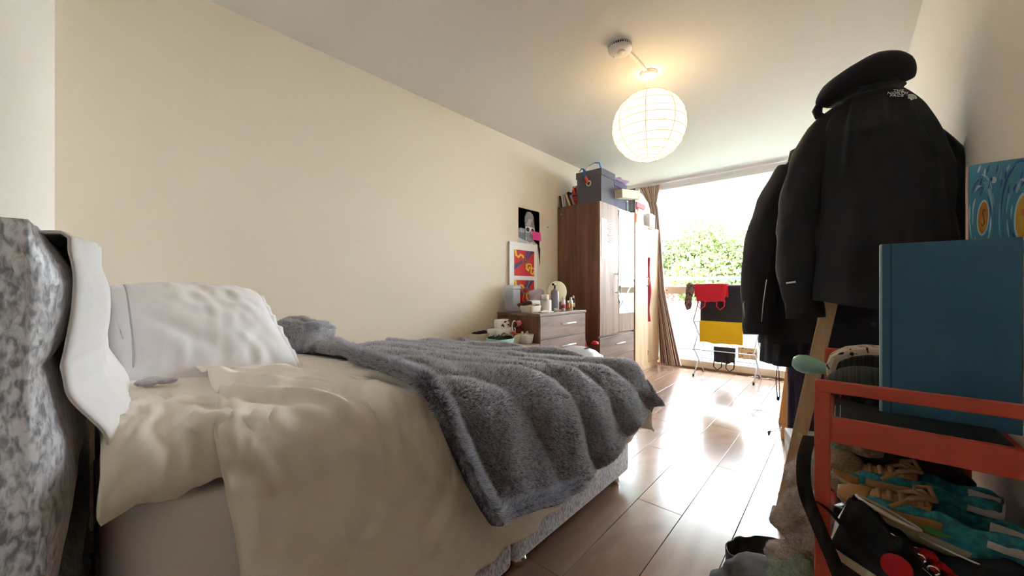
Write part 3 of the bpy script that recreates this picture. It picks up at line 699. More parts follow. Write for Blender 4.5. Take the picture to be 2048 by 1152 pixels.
tag(MB().tube([(-1.90+.014*math.cos(k*.55), 2.735+.014*math.sin(k*.55), TZ+.004+.0012*k) for k in range(24)], .003, 6).build('ring', m_chrome, None, True), 'small silver ring lying before the pump bottle', 'jewellery')
t = thing('table_mirror', 'round cream backed vanity mirror on a gold stand', 'mirror', (-2.02, 2.94, TZ))
Rm = RY(90) @ Matrix.Identity(3)
MB().lathe([(0, .006), (.094, .006), (.100, .002), (.100, -.006), (.096, -.009), (0, -.009)], (-2.02, 2.935, TZ+.175), 36, RZ(-28) @ RY(90)).build('mirror_back', mat('cream_disc', (.80, .72, .50), .35), t, True)
MB().tube([(-2.025, 2.935, TZ+.08), (-2.025, 2.935, TZ+.006)], .005, 8).build('stem', mat('brass', (.7, .5, .18), .3, 1), t, True)
MB().lathe([(0, 0), (.045, 0), (.045, .006), (.01, .01), (0, .01)], (-2.025, 2.935, TZ), 24).build('base', mat('brass', (.7, .5, .18), .3, 1), t, True)
def bottle(x, y, r, h, c, capc, nm, label, band=None, caph=.03):
    t = thing('toiletry_bottle', label, 'bottle', (x, y, TZ))
    MB().lathe([(r*.95, TZ), (r, TZ+.004), (r, TZ+h*.72), (r*.9, TZ+h*.78), (r*.45, TZ+h*.84), (r*.45, TZ+h*.86), (0, TZ+h*.861)], (x, y, 0), 16).build('bottle_body', mat('bt_'+nm, c, .3), t, True)
    MB().lathe([(r*.55, TZ+h*.84), (r*.55, TZ+h), (r*.5, TZ+h+.002), (0, TZ+h+.002)], (x, y, 0), 14).build('cap', mat('cp_'+nm, capc, .4), t, True)
    if band: MB().lathe([(r*1.01, TZ+h*.2), (r*1.01, TZ+h*.5)], (x, y, 0), 16).build('label_band', mat('bd_'+nm, band, .5), t, True)
bottle(-1.93, 2.90, .019, .125, (.80, .80, .80), (.82, .80, .78), 'whitered', 'white toiletry bottle with a red band under the vanity mirror', (.55, .05, .05))
bottle(-1.92, 2.965, .016, .09, (.40, .16, .05), (.85, .8, .7), 'amber', 'small amber bottle with a cream cap under the vanity mirror', (.5, .1, .1))
bottle(-1.94, 3.045, .020, .12, (.80, .78, .72), (.85, .84, .8), 'whiteyellow', 'white bottle with a yellow label near the wardrobe', (.75, .5, .08))
bottle(-1.95, 3.105, .016, .135, (.012, .012, .015), (.75, .75, .75), 'dropper', 'dark dropper bottle with a pale label nearest the wardrobe', (.6, .6, .58))
t = thing('tube_carton', 'pink cosmetic carton behind the bottles', 'carton', (-2.05, 3.08, TZ)); bx(-2.07, -2.035, 3.04, 3.10, TZ, TZ+.17).build('carton', mat('pink_card', (.62, .36, .42), .6), t, bevel=.002)
bx(-2.072, -2.033, 3.038, 3.102, TZ+.168, TZ+.174).build('lid_flap', mat('pink_card', (.6, .3, .4), .6), t)
blob('plastic_bag', 'crumpled translucent lilac plastic bag behind the white jar', 'bag', (-2.16, 2.80, TZ+.115), (.06, .10, .075), mat('lilac_film', (.62, .52, .68), .25, alpha=.6), 3, .5)
blob('hair_scarf', 'dark blue hair scarf heaped behind the pump bottle', 'scarf', (-2.12, 2.83, TZ+.045), (.06, .08, .05), mat('royal_blue', (.02, .035, .16), .7), 6, .4)
blob('hair_scarf', 'orange and brown hair scarf heaped behind the pump bottle', 'scarf', (-2.08, 2.85, TZ+.12), (.035, .07, .03), mat('rust_cloth', (.30, .06, .02), .7, 0, (.65, .33, .06), (25, 25, 25)), 8, .4)
blob('purse', 'small purple purse between the red print and the blue scarf', 'purse', (-2.2, 2.74, TZ+.03), (.035, .05, .05), mat('purple_cloth', (.13, .05, .22), .7), 9, .25)

# grey folded board and red thing in the gap before the wardrobe
t = thing('folded_board', 'grey folded board edged in red leaning in the gap before the wardrobe', 'folded board', (-1.96, 3.26, 0))
MB().prism([(0, 0), (.30, 0), (.28, .10), (.10, .62), (.03, .66), (0, .6)], lambda u, v, q: (-2.06+u, 3.20+q, v), 0, .018).build('board', mat('slate_grey', (.12, .13, .14), .5), t, bevel=.004)
MB().tube([(-1.76, 3.225, 0), (-1.78, 3.225, .10), (-1.945, 3.225, .63), (-2.02, 3.225, .67)], .012, 8).build('red_edge', mat('red_plastic', (.60, .02, .03), .4), t, True)
lump((-1.80, 3.255, .46), (.035, .04, .03), 2, .2, 14, 18).build('red_grip', mat('red_plastic', (.6, .02, .03), .4), t, True)
t = thing('laundry_basket', 'pale grey domed laundry basket lid rising behind the throw', 'basket', (-1.62, 2.62, 0))
MB().lathe([(.17, 0), (.20, .42), (.205, .44), (.20, .46), (.15, .50), (.08, .525), (0, .535)], (-1.60, 2.60, 0), 28).build('basket_body', mat('pale_grey_plastic', (.52, .54, .58), .4), t, True)
MB().tube([(-1.60+.2*math.cos(a), 2.6+.2*math.sin(a), .455) for a in [2*PI*k/28 for k in range(29)]], .010, 8).build('rim', m_plas, t, True)
MB().tube([(-1.53, 2.57, .515), (-1.50, 2.60, .535), (-1.52, 2.64, .52)], .007, 8).build('grip', mat('slate_grey', (.12, .13, .14), .5), t, True)

# ------------------------------------------------------------------ walnut wardrobe
WY0, WY1, WF, WT = 3.37, 4.175, -1.81, 1.865
wd = thing('wardrobe', 'dark walnut wardrobe with a mirror door and two drawers', 'wardrobe', (-2.06, 3.77, 0))
bx(XL+.006, WF-.018, WY0, WY0+.018, 0, WT).build('side_panel', m_walnut, wd, bevel=.001)
bx(XL+.006, WF-.018, WY1-.018, WY1, 0, WT).build('side_panel', m_walnut, wd, bevel=.001)
bx(XL+.006, WF-.018, WY0+.018, WY1-.018, WT-.018, WT).build('top_panel', m_walnut, wd)
bx(XL+.006, XL+.012, WY0+.018, WY1-.018, .0, WT-.018).build('back_panel', m_walnut, wd)
bx(XL+.012, WF-.02, WY0+.018, WY1-.018, .50, .516).build('shelf', m_walnut, wd)
bx(XL+.012, WF-.03, 3.765, 3.783, .516, WT-.018).build('divider', m_walnut, wd)
d = bx(WF-.017, WF, WY0+.001, 3.772, .52, WT-.001).build('door', m_walnutL, wd, bevel=.001)
handle_bar((WF, 3.715, .93), (WF, 3.715, 1.17), (.03, 0, 0), d)
# right door ajar, hinged by the beech wardrobe
R_ = RZ(-9); hinge = Vector((WF, WY1-.002, 0))
def dr(x0, x1, y0, y1, z0, z1):
    vs = [hinge+R_ @ (Vector((x, y, z))) for z in (z0, z1) for y in (y0, y1) for x in (x0, x1)]
    return MB().add(vs, [(0, 2, 3, 1), (4, 5, 7, 6), (0, 1, 5, 4), (2, 6, 7, 3), (0, 4, 6, 2), (1, 3, 7, 5)])
R_ = RZ(-4.5)
d = dr(-.017, 0, -.385, 0, .52, WT-.001).build('door', m_walnutL, wd, bevel=.001)
dr(.0, .004, -.33, -.005, .72, WT-.004).build('mirror_panel', m_mirror, d)
h = [hinge+R_ @ Vector(q) for q in ((.0, -.345, .93), (.0, -.345, 1.17))]; handle_bar(h[0], h[1], R_ @ Vector((.032, 0, 0)), d)
for z0, z1 in ((.285, .498), (.06, .281)):
    d = bx(WF-.017, WF, WY0+.001, WY1-.001, z0, z1).build('drawer', m_walnutH, wd, bevel=.001)
    handle_bar((WF, 3.68, (z0+z1)/2+.02), (WF, 3.90, (z0+z1)/2+.02), (.024, 0, 0), d)
bx(XL+.01, WF-.03, WY0+.018, WY1-.018, 0, .058).build('plinth', m_walnut, wd)
for y, z in ((3.385, 1.835), (3.66, 1.845)): pass
for x, z in ((XL+.05, 1.79), (WF-.10, 1.855)):
    MB().lathe([(0, -.002), (.005, -.002), (.005, .002)], (x, WY0-.001, z), 10, RX(90)).build('cam_cap', m_plas if z < 1.8 else m_blackp, wd)
pk = thing('art_print', 'pale pink watercolour print taped to the walnut wardrobe door', 'poster', (WF, 3.56, 1.3))
fp = lambda u, v, hh: (WF+.002+hh+.006*math.sin(v*5)*u, lerp(3.40, 3.705, u), lerp(1.30, 1.70, v))
P_ = Print(fp); P_.L(RECT, (.78, .66, .62))
for k in range(16):
    z = .05+k*.058; P_.B([(.06, z), (.3, z+.03*math.sin(k*2)), (.55, z-.01), (.8, z+.03*math.cos(k*1.3)), (.95, z)], [.002, .016, .010, .018, .002], [(.66, .46, .42), (.72, .55, .5), (.60, .5, .47)][k % 3])
for k in range(5): P_.B([(.3+.06*k, .50), (.36+.06*k, .56+.01*k), (.42+.05*k, .53)], .008, (.30, .28, .28))
P_.build('print', m_print, pk)
# things on the walnut wardrobe
def prop(name, label, cat, x0, x1, y0, y1, z0, z1, m, tilt=0, pages=None, grp=None):
    t = thing(name, label, cat, ((x0+x1)/2, (y0+y1)/2, z0), grp); Rm = RX(0) if not tilt else RY(tilt)
    bx(x0, x1, y0, y1, z0, z1, Rm).build('cover', m, t, bevel=.001)
    bx(x0+.003, x1-.003, y0+.004, y1+.002, z0+.002, z1-.004, Rm).build('page_block', mat('page_white', (.75, .72, .64), .8), t)
    return t
for k, (c, nm, hgt, wdt_) in enumerate([((.10, .10, .10), 'black', .13, .012), ((.60, .60, .56), 'white', .13, .016), ((.42, .42, .42), 'grey', .135, .016), ((.62, .48, .24), 'yellow', .15, .02), ((.03, .03, .05), 'navy', .16, .022), ((.40, .26, .30), 'mauve', .12, .018)]):
    x = XL+.02+k*.028+(0 if k < 3 else .008); prop('book', nm+' book leaning in the row on top of the walnut wardrobe', 'book', x, x+wdt_, 3.385, 3.48, WT+.003, WT+hgt, mat('cover_'+nm, c, .6), tilt=-8 if k < 3 else -22, grp='books on the wardrobe')
t = thing('striped_bag', 'red and navy striped cloth bag squeezed beside the grey storage box', 'bag', (-2.12, 3.5, WT))
lump((-2.135, 3.47, WT+.10), (.055, .07, .11), 3, .15, 18, 24, flat=.10).build('bag_body', mat('stripes', (.45, .04, .04), .8, 0, (.03, .02, .05), (3, 3, 60), .48, .52, detail=0), t, True)
MB().tube([(-2.13, 3.41, WT+.13), (-2.135, 3.40, WT+.20), (-2.11, 3.42, WT+.21), (-2.10, 3.42, WT+.12)], .008, 8).build('bag_handle', mat('red_strap', (.6, .06, .03), .7), t, True)
t = thing('storage_box', 'dark grey lidded storage box with a ring pull on the wardrobe', 'box', (-1.97, 3.54, WT))
bx(-2.095, -1.815, 3.405, 3.69, WT, WT+.30).build('box_body', m_grey, t, bevel=.002)
bx(-2.103, -1.807, 3.397, 3.698, WT+.268, WT+.335).build('lid', m_grey, t, bevel=.002)
MB().tube([(-1.955+.024*math.cos(2*PI*k/24), 3.402, WT+.205+.024*math.sin(2*PI*k/24)) for k in range(25)], .0065, 8).build('ring_pull', mat('ring_white', (.8, .74, .66), .4), t, True)
MB().lathe([(0, 0), (.018, 0), (.018, .002)], (-1.955, 3.405, WT+.205), 16, RX(90)).build('ring_hole', m_blackp, t)
t = thing('lanyard', 'blue and orange lanyard draped over the grey storage box', 'lanyard', (-1.98, 3.42, WT+.33))
def ribbon(pts, w, name, m, par):
    vs = []; fs = []
    for i, (p, s_) in enumerate(pts): p = Vector(p); s_ = Vector(s_)*w; vs += [p-s_, p+s_]
    for i in range(len(pts)-1): fs.append((2*i, 2*i+1, 2*i+3, 2*i+2))
    return MB().add(vs, fs).build(name, m, par, True, solid=.0015)
bl = mat('lanyard_blue', (.02, .16, .50), .6); og = mat('lanyard_orange', (.80, .09, .02), .6)
ribbon([((-2.06, 3.40, WT+.345), (0, 1, .3)), ((-2.03, 3.40, WT+.375), (0, 1, .3)), ((-2.0, 3.392, WT+.345), (.6, 1, .3)), ((-1.99, 3.386, WT+.29), (1, 0, .3)), ((-1.975, 3.388, WT+.25), (1, 0, .4))], .013, 'blue_strap', bl, t)
ribbon([((-1.995, 3.392, WT+.345), (0, .8, .6)), ((-1.96, 3.41, WT+.385), (0, .8, .6)), ((-1.90, 3.43, WT+.41), (0, .8, .6)), ((-1.86, 3.45, WT+.405), (0, .8, .6)), ((-1.85, 3.47, WT+.345), (0, .8, .6))], .016, 'blue_loop', bl, t)
ribbon([((-1.985, 3.385, WT+.275), (1, 0, .4)), ((-1.965, 3.385, WT+.235), (1, 0, .4)), ((-1.955, 3.385, WT+.205), (1, 0, .4))], .014, 'orange_end', og, t)
t = thing('storage_box', 'dark purple lidded box behind the grey storage box', 'box', (-1.97, 3.9, WT))
mp_ = mat('purple_card', (.045, .03, .09), .7)
bx(-2.10, -1.84, 3.74, 4.03, WT, WT+.26).build('box_body', mp_, t, bevel=.002); bx(-2.107, -1.833, 3.733, 4.037, WT+.23, WT+.29).build('lid', mp_, t, bevel=.002)
tag(lump((-1.93, 3.90, WT+.31), (.14, .17, .035), 5, .4, 16, 26, flat=.02).build('garment', mat('lilac_cloth', (.48, .32, .60), .7), None, True), 'lilac garment folded on top of the purple box', 'garment')
t = thing('carton', 'cream cardboard carton lying across the purple box', 'carton', (-1.78, 3.85, WT+.13)); 
bx(-1.82, -1.73, 3.70, 4.13, WT+.11, WT+.20, RX(8)).build('carton_body', mat('cream_card', (.66, .58, .42), .7), t, bevel=.003)
bx(-1.823, -1.727, 4.11, 4.15, WT+.135, WT+.24, RX(8)).build('end_flap', mat('cream_card', (.66, .58, .42), .7), t)
t = thing('picture_frame', 'dark picture frame standing at the end of the wardrobe top', 'picture frame', (-1.85, 4.15, WT))
bx(-1.95, -1.78, 4.13, 4.15, WT, WT+.27).build('frame', m_grey, t, bevel=.002); bx(-1.935, -1.795, 4.127, 4.131, WT+.015, WT+.255).build('picture', mat('pale_blue_card', (.42, .52, .55), .5), t)
t = thing('jar', 'clear jar between the carton and the wardrobe top', 'jar', (-1.87, 4.06, WT)); MB().lathe([(.035, WT), (.035, WT+.10), (.03, WT+.115), (0, WT+.116)], (-1.865, 4.07, 0), 16).build('jar_body', m_clear, t, True)
MB().lathe([(.032, WT+.112), (.032, WT+.128), (0, WT+.128)], (-1.865, 4.07, 0), 16).build('lid', m_steel, t, True)

# ------------------------------------------------------------------ beech wardrobe
bw = thing('wardrobe', 'pale beech wardrobe with its right door ajar beside the window', 'wardrobe', (-2.06, 4.55, 0))
BY_0, BY_1, BT, BF = 4.19, 4.93, 1.76, -1.80
bx(XL+.006, BF-.018, BY_0, BY_0+.016, 0, BT).build('side_panel', m_beech, bw); bx(XL+.006, BF-.018, BY_1-.016, BY_1, 0, BT).build('side_panel', m_beech, bw)
bx(XL+.006, BF-.018, BY_0+.016, BY_1-.016, BT-.016, BT).build('top_panel', m_beech, bw); bx(XL+.006, XL+.012, BY_0+.016, BY_1-.016, 0, BT-.016).build('back_panel', m_gap, bw)
bx(XL+.012, BF-.02, BY_0+.016, BY_1-.016, .06, .075).build('bottom_panel', m_beech, bw); bx(BF-.034, BF-.02, BY_0+.016, BY_1-.016, 0, .06).build('plinth', m_beech, bw)
bx(XL+.012, BF-.04, BY_0+.016, BY_1-.016, 1.42, 1.436).build('shelf', m_beech, bw)
d = bx(BF-.016, BF, BY_0+.001, 4.558, .065, BT-.002).build('door', m_beech, bw, bevel=.001)
def dhandle(p, parent, R=None):
    R = R or Matrix.Identity(3); MB().tube([Vector(p)+R @ Vector((.03*math.sin(a), 0, .055*math.cos(a))) for a in [PI*k/14 for k in range(15)]], .006, 8).build('handle', m_beech, parent, True)
dhandle((BF, 4.525, 1.08), d)
hinge = Vector((BF, BY_1-.002, 0)); R_ = RZ(-11)
d = dr(-.016, 0, -.365, 0, .065, BT-.002).build('door', m_beech, bw, bevel=.001)
dhandle(hinge+R_ @ Vector((0, -.335, 1.08)), d, R_)
t = thing('garment', 'dark red garment hanging inside the open beech wardrobe', 'garment', (-2.0, 4.66, .5))
def drape(x, y, w, d_, z0, z1, seed, m, name, par, nfold=5):
    def fn(u, v):
        a = 2*PI*u; k = .55+.45*sm(v*3); z = lerp(z1, z0, v)
        return (x+d_/2*math.sin(a)*(1+.2*N(v*3, seed))+.012*math.sin(a*nfold+seed)*v, y+w/2*math.cos(a)*k*(1+.15*N(v*2+seed, 1)), z)
    return MB().grid(fn, 40, 24, True).build(name, m, par, True)
drape(-1.98, 4.66, .12, .34, .58, 1.38, 2, mat('dark_red_cloth', (.30, .01, .03), .8), 'cloth', t)
MB().tube([(-1.98, 4.66, 1.37), (-1.98, 4.66, 1.41), (-1.97, 4.665, 1.415)], .003, 6).build('hanger_hook', m_steel, t, True)
t = thing('garment', 'black garment heaped in the bottom of the beech wardrobe', 'garment', (-1.98, 4.68, .076)); lump((-1.98, 4.70, .17), (.13, .16, .13), 8, .25, 18, 24, flat=.095).build('cloth', m_black, t, True)
# on top of it
t = thing('shopping_bag', 'orange and white carrier bag slumped on the beech wardrobe', 'bag', (-1.92, 4.36, BT)); lump((-1.90, 4.36, BT+.09), (.06, .10, .13), 4, .25, 18, 24, flat=.088).build('bag_body', mat('orange_bag', (.75, .15, .03), .5, 0, (.80, .62, .5), (14, 14, 9), .52, .6), t, True)
MB().tube([(-1.88, 4.30, BT+.17), (-1.87, 4.33, BT+.25), (-1.87, 4.39, BT+.25), (-1.88, 4.42, BT+.17)], .005, 6).build('bag_handle', mat('orange_strap', (.7, .15, .04), .6), t, True)
t = thing('garment', 'pink folded cloth on top of the orange carrier bag', 'garment', (-1.93, 4.5, BT+.2)); rbox(-2.0, -1.84, 4.33, 4.60, BT+.205, BT+.27, .02, .01, n=18, m=36).build('cloth', mat('pink_cloth', (.55, .16, .20), .8), t, True); bx(-2.0, -1.86, 4.42, 4.60, BT+.002, BT+.205).build('support_box', mat('pale_card', (.66, .64, .62), .7), t)
t = thing('carton', 'white carton at the window end of the beech wardrobe', 'carton', (-1.9, 4.7, BT)); bx(-1.97, -1.80, 4.62, 4.79, BT, BT+.165).build('carton_body', mat('white_carton', (.74, .74, .76), .6), t, bevel=.002); bx(-1.973, -1.797, 4.617, 4.705, BT+.163, BT+.168).build('carton_flap', mat('white_carton', (.74, .74, .76), .6), t)

# ------------------------------------------------------------------ curtain and rail
cr = thing('curtain_rail', 'thin metal curtain rail running along above the window', 'curtain rail', (-1.0, 4.93, 2.36))
MB().tube([(XL+.02, 4.93, 2.355), (XR-.01, 4.93, 2.355)], .006, 8).build('rail', m_steel, cr, True)
for x in (-2.1, -1.85, -1.45, -.98, -.55, -.1): bx(x-.008, x+.008, 4.925, 5.0, 2.352, 2.372).build('bracket', m_steel, cr, bevel=.002)
m_curt = D.materials.new('striped_curtain'); m_curt.use_nodes = True; nt = m_curt.node_tree; b = nt.nodes['Principled BSDF']; b.inputs['Roughness'].default_value = .8
at = nd(nt, 'ShaderNodeAttribute', attribute_name='Col'); nt.links.new(at.outputs[0], b.inputs['Base Color'])
def curtain():
    mb = MB(); nu, nv = 260, 90; vc = []
    pal = [(.74, .66, .58), (.74, .66, .58), (.32, .10, .06), (.74, .66, .58), (.70, .40, .22), (.74, .66, .58), (.05, .05, .09), (.74, .66, .58), (.42, .14, .16), (.78, .70, .60)]
    def fn(u, v):
        z = lerp(2.35, .025, v)
        xc = interp([(0, -1.93), (.06, -1.91), (.14, -1.87), (.3, -1.84), (.6, -1.80), (.75, -1.74), (1, -1.655)], v)
        hw = interp([(0, .15), (.05, .10), (.10, .055), (.3, .06), (.6, .07), (.75, .085), (1, .135)], v)
        f = math.sin(u*2*PI*9+.8*N(u*5, v*2))
        x = xc+(u-.5)*2*hw; y = 4.955-.02*sm((v-.6)/.4)+.022*f*(1 if v > .1 else .6)-.03*math.sin(u*PI)*(v > .1)
        return Vector((x, min(y, 4.985), z))
    for j in range(nv):
        for i in range(nu):
            vc.append(pal[int(i/nu*60) % 10] if (int(i/nu*60) % 2 == 0 or j % 4 < 3) else (.74, .66, .58))
    mb.grid(fn, nu, nv); mb.vc = vc; return mb
ct = thing('curtain', 'gathered curtain with brown, orange and navy stripes behind the beech wardrobe', 'curtain', (-1.8, 4.95, 0))
curtain().build('cloth', m_curt, ct, True, solid=.002)
for k in range(7): MB().tube([(-2.06+k*.045+.009*math.cos(a), 4.93, 2.352+.012*math.sin(a)) for a in [2*PI*q/10 for q in range(11)]], .002, 5).build('ring', m_steel, ct, True)

# ------------------------------------------------------------------ drying rack
dk = thing('drying_rack', 'folding metal clothes airer in front of the window', 'drying rack', (-.97, 4.74, 0))
m_gal = mat('galvanised', (.50, .52, .56), .4, .8)
x0, x1, ya, yb = -1.275, -.695, 4.545, 4.93
zl = [0, .30, .62, .93]
for x in (x0, x1):
    for i in range(3):
        a, b_ = (ya, yb) if i % 2 == 0 else (ya, yb)
        MB().tube([(x, ya, zl[i]), (x, yb, zl[i]+.31 if i < 2 else 1.03)], .007, 8).build('strut', m_gal, dk, True)
        MB().tube([(x+.012, yb, zl[i]), (x+.012, ya, zl[i]+.31 if i < 2 else 1.03)], .007, 8).build('strut', m_gal, dk, True)
    for y in (ya, yb): MB().lathe([(0, 0), (.010, 0), (.010, .03), (0, .032)], (x, y, 0), 8).build('foot', m_blackp, dk, True)
for z in (.31, .62, 1.03, .18):
    for y in ((ya, yb) if z != .18 else (4.66, 4.80)): MB().tube([(x0, y, z), (x1+.012, y, z)], .005, 8).build('rail', m_gal, dk, True)
def hang(name, label, cat, x0, x1, y, ztop_, zf, zb, m, seed, ragged=.01, straps=None, nx=30, taper=0):
    t = thing(name, label, cat, ((x0+x1)/2, y, zf)); L1 = ztop_-zf; L2 = ztop_-zb; tot = L1+L2
    def fn(u, v):
        s_ = v*tot; x = lerp(x0, x1, u)
        if s_ < L1: z = zf+s_; yy = y-.012-.014*N(u*5+seed, z*4)*sm((ztop_-z)/.1); x = lerp(x, (x0+x1)/2, taper*(1-s_/L1))
        else: z = ztop_-(s_-L1); yy = y+.012+.014*N(u*5+seed+9, z*4)*sm((ztop_-z)/.1)
        z += ragged*N(u*4+seed, 2)*(1-sm(min(s_, tot-s_)/.06)) ; z += .012*math.cos(PI*(min(1, abs(s_-L1)/.02)))*0
        return Vector((x, yy, z+.008*(1-sm(abs(s_-L1)/.03))))
    MB().grid(fn, nx, 46).build('cloth', m, t, True, solid=.003)
    if straps:
        for sx in straps: MB().tube([(sx-.04, y-.014, zf+.02), (sx-.045, y-.016, zf-.05), (sx-.01, y-.017, zf-.085), (sx+.03, y-.016, zf-.05), (sx+.035, y-.014, zf+.02)], .006, 6).build('strap', m, t, True)
    return t
m_redc = mat('red_jersey', (.62, .01, .03), .8, bump=.1, bscale=90); m_yel = mat('yellow_jersey', (.80, .50, .005), .8, bump=.15, bscale=60)
hang('camisole', 'red strappy top hung over the top of the airer', 'top', -1.265, -.93, ya, 1.04, .85, .90, m_redc, 1, .015, straps=(-1.18, -.99), taper=.18)
hang('shirt', 'black shirt hung behind the red top on the airer', 'shirt', -1.23, -.75, ya+.13, 1.03, .55, .70, m_black, 4, .02)
MB().tube([(x0, ya+.13, 1.03), (x1+.012, ya+.13, 1.03)], .005, 8).build('rail', m_gal, dk, True)
hang('t_shirt', 'yellow t-shirt folded over the middle rail of the airer', 't-shirt', -1.205, -.79, ya, .63, .40, .42, m_yel, 7, .025)
hang('crop_top', 'small black strappy top on the low rail of the airer', 'top', -1.075, -.87, 4.60, .345, .185, .25, m_black, 9, .03, straps=(-1.03, -.91))
m_tart = mat('tartan_cloth', (.55, .40, .24), .8, 0, (.12, .07, .05), (40, 40, 40), .55, .62)
hang('scarf', 'beige tartan scarf on the back low rail of the airer', 'scarf', -.90, -.72, yb, .32, .20, .22, m_tart, 12, .008)
t = thing('scarf', 'brown patterned scarf bunched on the corner of the airer', 'scarf', (-1.3, ya, .8))
m_pat = mat('leopard_cloth', (.20, .12, .09), .8, 0, (.03, .02, .03), (45, 45, 45), .5, .56)
def scf(u, v):
    a = 2*PI*u; z = lerp(1.06, .76, v); r = interp([(0, .015), (.12, .045), (.5, .03), (.8, .035), (1, .02)], v)
    return (x0-.03+r*math.cos(a)*(1+.3*math.sin(3*a+v*6))-.02*v, ya-.01+r*math.sin(a)*(1+.3*math.cos(2*a+v*9)), z)
MB().grid(scf, 24, 26, True).build('cloth', m_pat, t, True)
MB().tube([(x0-.03, ya-.03, .86), (x0-.06, ya-.03, .80), (x0-.05, ya-.03, .75)], [.022, .016, .008], 8).build('tail', m_pat, t, True)
tag(MB().tube([(-.80+.02*math.sin(k*1.3)+.015*k, 4.93-.02*math.cos(k*1.9), .005+.004*(k % 3)) for k in range(16)], .003, 6).build('earphones', m_plas, None, True), 'tangled white cable lying by the window step', 'cable')
tag(MB().tube([(-.50, 3.42, .008), (-.55, 3.50, .006), (-.56, 3.60, .006), (-.50, 3.64, .006), (-.42, 3.58, .006), (-.34, 3.44, .006), (-.28, 3.32, .006)], .0035, 6).build('charging_cable', m_gal, None, True), 'grey cable with a curled end on the floor planks', 'cable')
t = thing('charging_cable', 'short grey cable with a dark plug on the floor by the stool leg', 'cable', (-.36, 3.2, 0)); MB().tube([(-.385, 3.12, .006), (-.38, 3.18, .006), (-.34, 3.25, .006), (-.28, 3.27, .006)], .0035, 6).build('lead', m_gal, t, True); MB().tube([(-.386, 3.10, .008), (-.385, 3.13, .008)], .008, 8).build('plug', m_blackp, t, True)

# ------------------------------------------------------------------ garment rack and coats
gr = thing('garment_rack', 'pale wooden clothes rail with slanting legs loaded with coats', 'clothes rail', (.05, 2.2, 0))
def plank_leg(p0, p1, w, d_, name, m, par):
    p0, p1 = Vector(p0), Vector(p1); dr_ = (p1-p0).normalized(); sx = dr_.cross(Vector((0, 1, 0))).normalized()*(w/2); sy = Vector((0, d_/2, 0))
    vs = [q+a*sx+b_*sy for q in (p0, p1) for a, b_ in ((-1, -1), (1, -1), (1, 1), (-1, 1))]
    return MB().add(vs, [(3, 2, 1, 0), (4, 5, 6, 7), (0, 1, 5, 4), (1, 2, 6, 5), (2, 3, 7, 6), (3, 0, 4, 7)]).build(name, m, par, bevel=.003)
lg = plank_leg((-.205, 2.03, 0), (.075, 2.03, 1.62), .052, .028, 'leg', m_wood, gr)
MB().lathe([(0, -.002), (.009, -.002), (.009, .002)], (-.140, 2.014, .375), 14, RX(90)).build('bolt', mat('brass_bolt', (.75, .65, .35), .3, 1), lg)
plank_leg((.235, 2.03, 0), (.095, 2.03, 1.62), .052, .028, 'leg', m_wood, gr)
plank_leg((-.17, 2.85, 0), (.075, 2.85, 1.62), .045, .028, 'leg', m_wood, gr); plank_leg((.235, 2.85, 0), (.095, 2.85, 1.62), .045, .028, 'leg', m_wood, gr)
MB().tube([(.085, 1.80, 1.60), (.085, 2.98, 1.60)], .014, 12).build('rail', m_wood, gr, True)
def coat_body(c, W, Dp, z0, z1, seed, wr=.014, hemt=0, shoulder=.22, flare=1.0, rz=0, nsw=70, nz=70):
    Rm = RZ(rz)
    def fn(u, v):
        a = 2*PI*u; z = lerp(z1, z0, v); h = z1-z
        k = min(1, (.34+.66*(h/shoulder)**.6)) if h < shoulder else 1
        k *= lerp(1, flare, v); dk_ = min(1, .25+.75*(h/.16)**.6) if h < .16 else 1
        cx = math.copysign(abs(math.cos(a))**.8, math.cos(a)); sy = math.copysign(abs(math.sin(a))**.9, math.sin(a))
        w_ = wr*sm(h/.1)*(N(math.cos(a)*2.3+seed, math.sin(a)*2.3+h*.8, h*1.8)+.6*N(math.cos(a)*5+seed, h*5, math.sin(a)*5)+.9*math.sin(a*4+seed+2*N(h*2, seed))*.35*sm((h-.25)/.4))
        q = Rm @ Vector((W/2*k*cx+w_*cx*1.2, Dp/2*dk_*sy+w_*sy*1.6+.5*w_, 0))
        return Vector((c[0]+q.x, c[1]+q.y, z+hemt*cx*sm(v*1.5-.5)))
    return MB().grid(fn, nsw, nz, True)
def sleeve(pts, rads, seed, wr=.010, n=26):
    m_ = MB().tube(pts, rads, n)
    out = []
    for p in m_.v: out.append(p+Vector((N(p.x*14+seed, p.y*14, p.z*9), N(p.x*14, p.y*14+seed, p.z*9), 0))*wr)
    m_.v = out; return m_
def spline(pts, n=24):
    P = [Vector(p) for p in pts]; out = []
    for i in range(len(P)-1):
        p0, p1, p2, p3 = P[max(i-1, 0)], P[i], P[i+1], P[min(i+2, len(P)-1)]
        for k in range(n//(len(P)-1)+1):
            t = k/(n//(len(P)-1)+1); out.append(.5*((2*p1)+(-p0+p2)*t+(2*p0-5*p1+4*p2-p3)*t*t+(-p0+3*p1-3*p2+p3)*t**3))
    out.append(P[-1]); return out
def ramp(vals, n):
    f = lambda vv: [interp([(k/(len(vv)-1), v) for k, v in enumerate(vv)], i/(n-1)) for i in range(n)]
    if isinstance(vals[0], tuple): return list(zip(f([v[0] for v in vals]), f([v[1] for v in vals])))
    return f(vals)
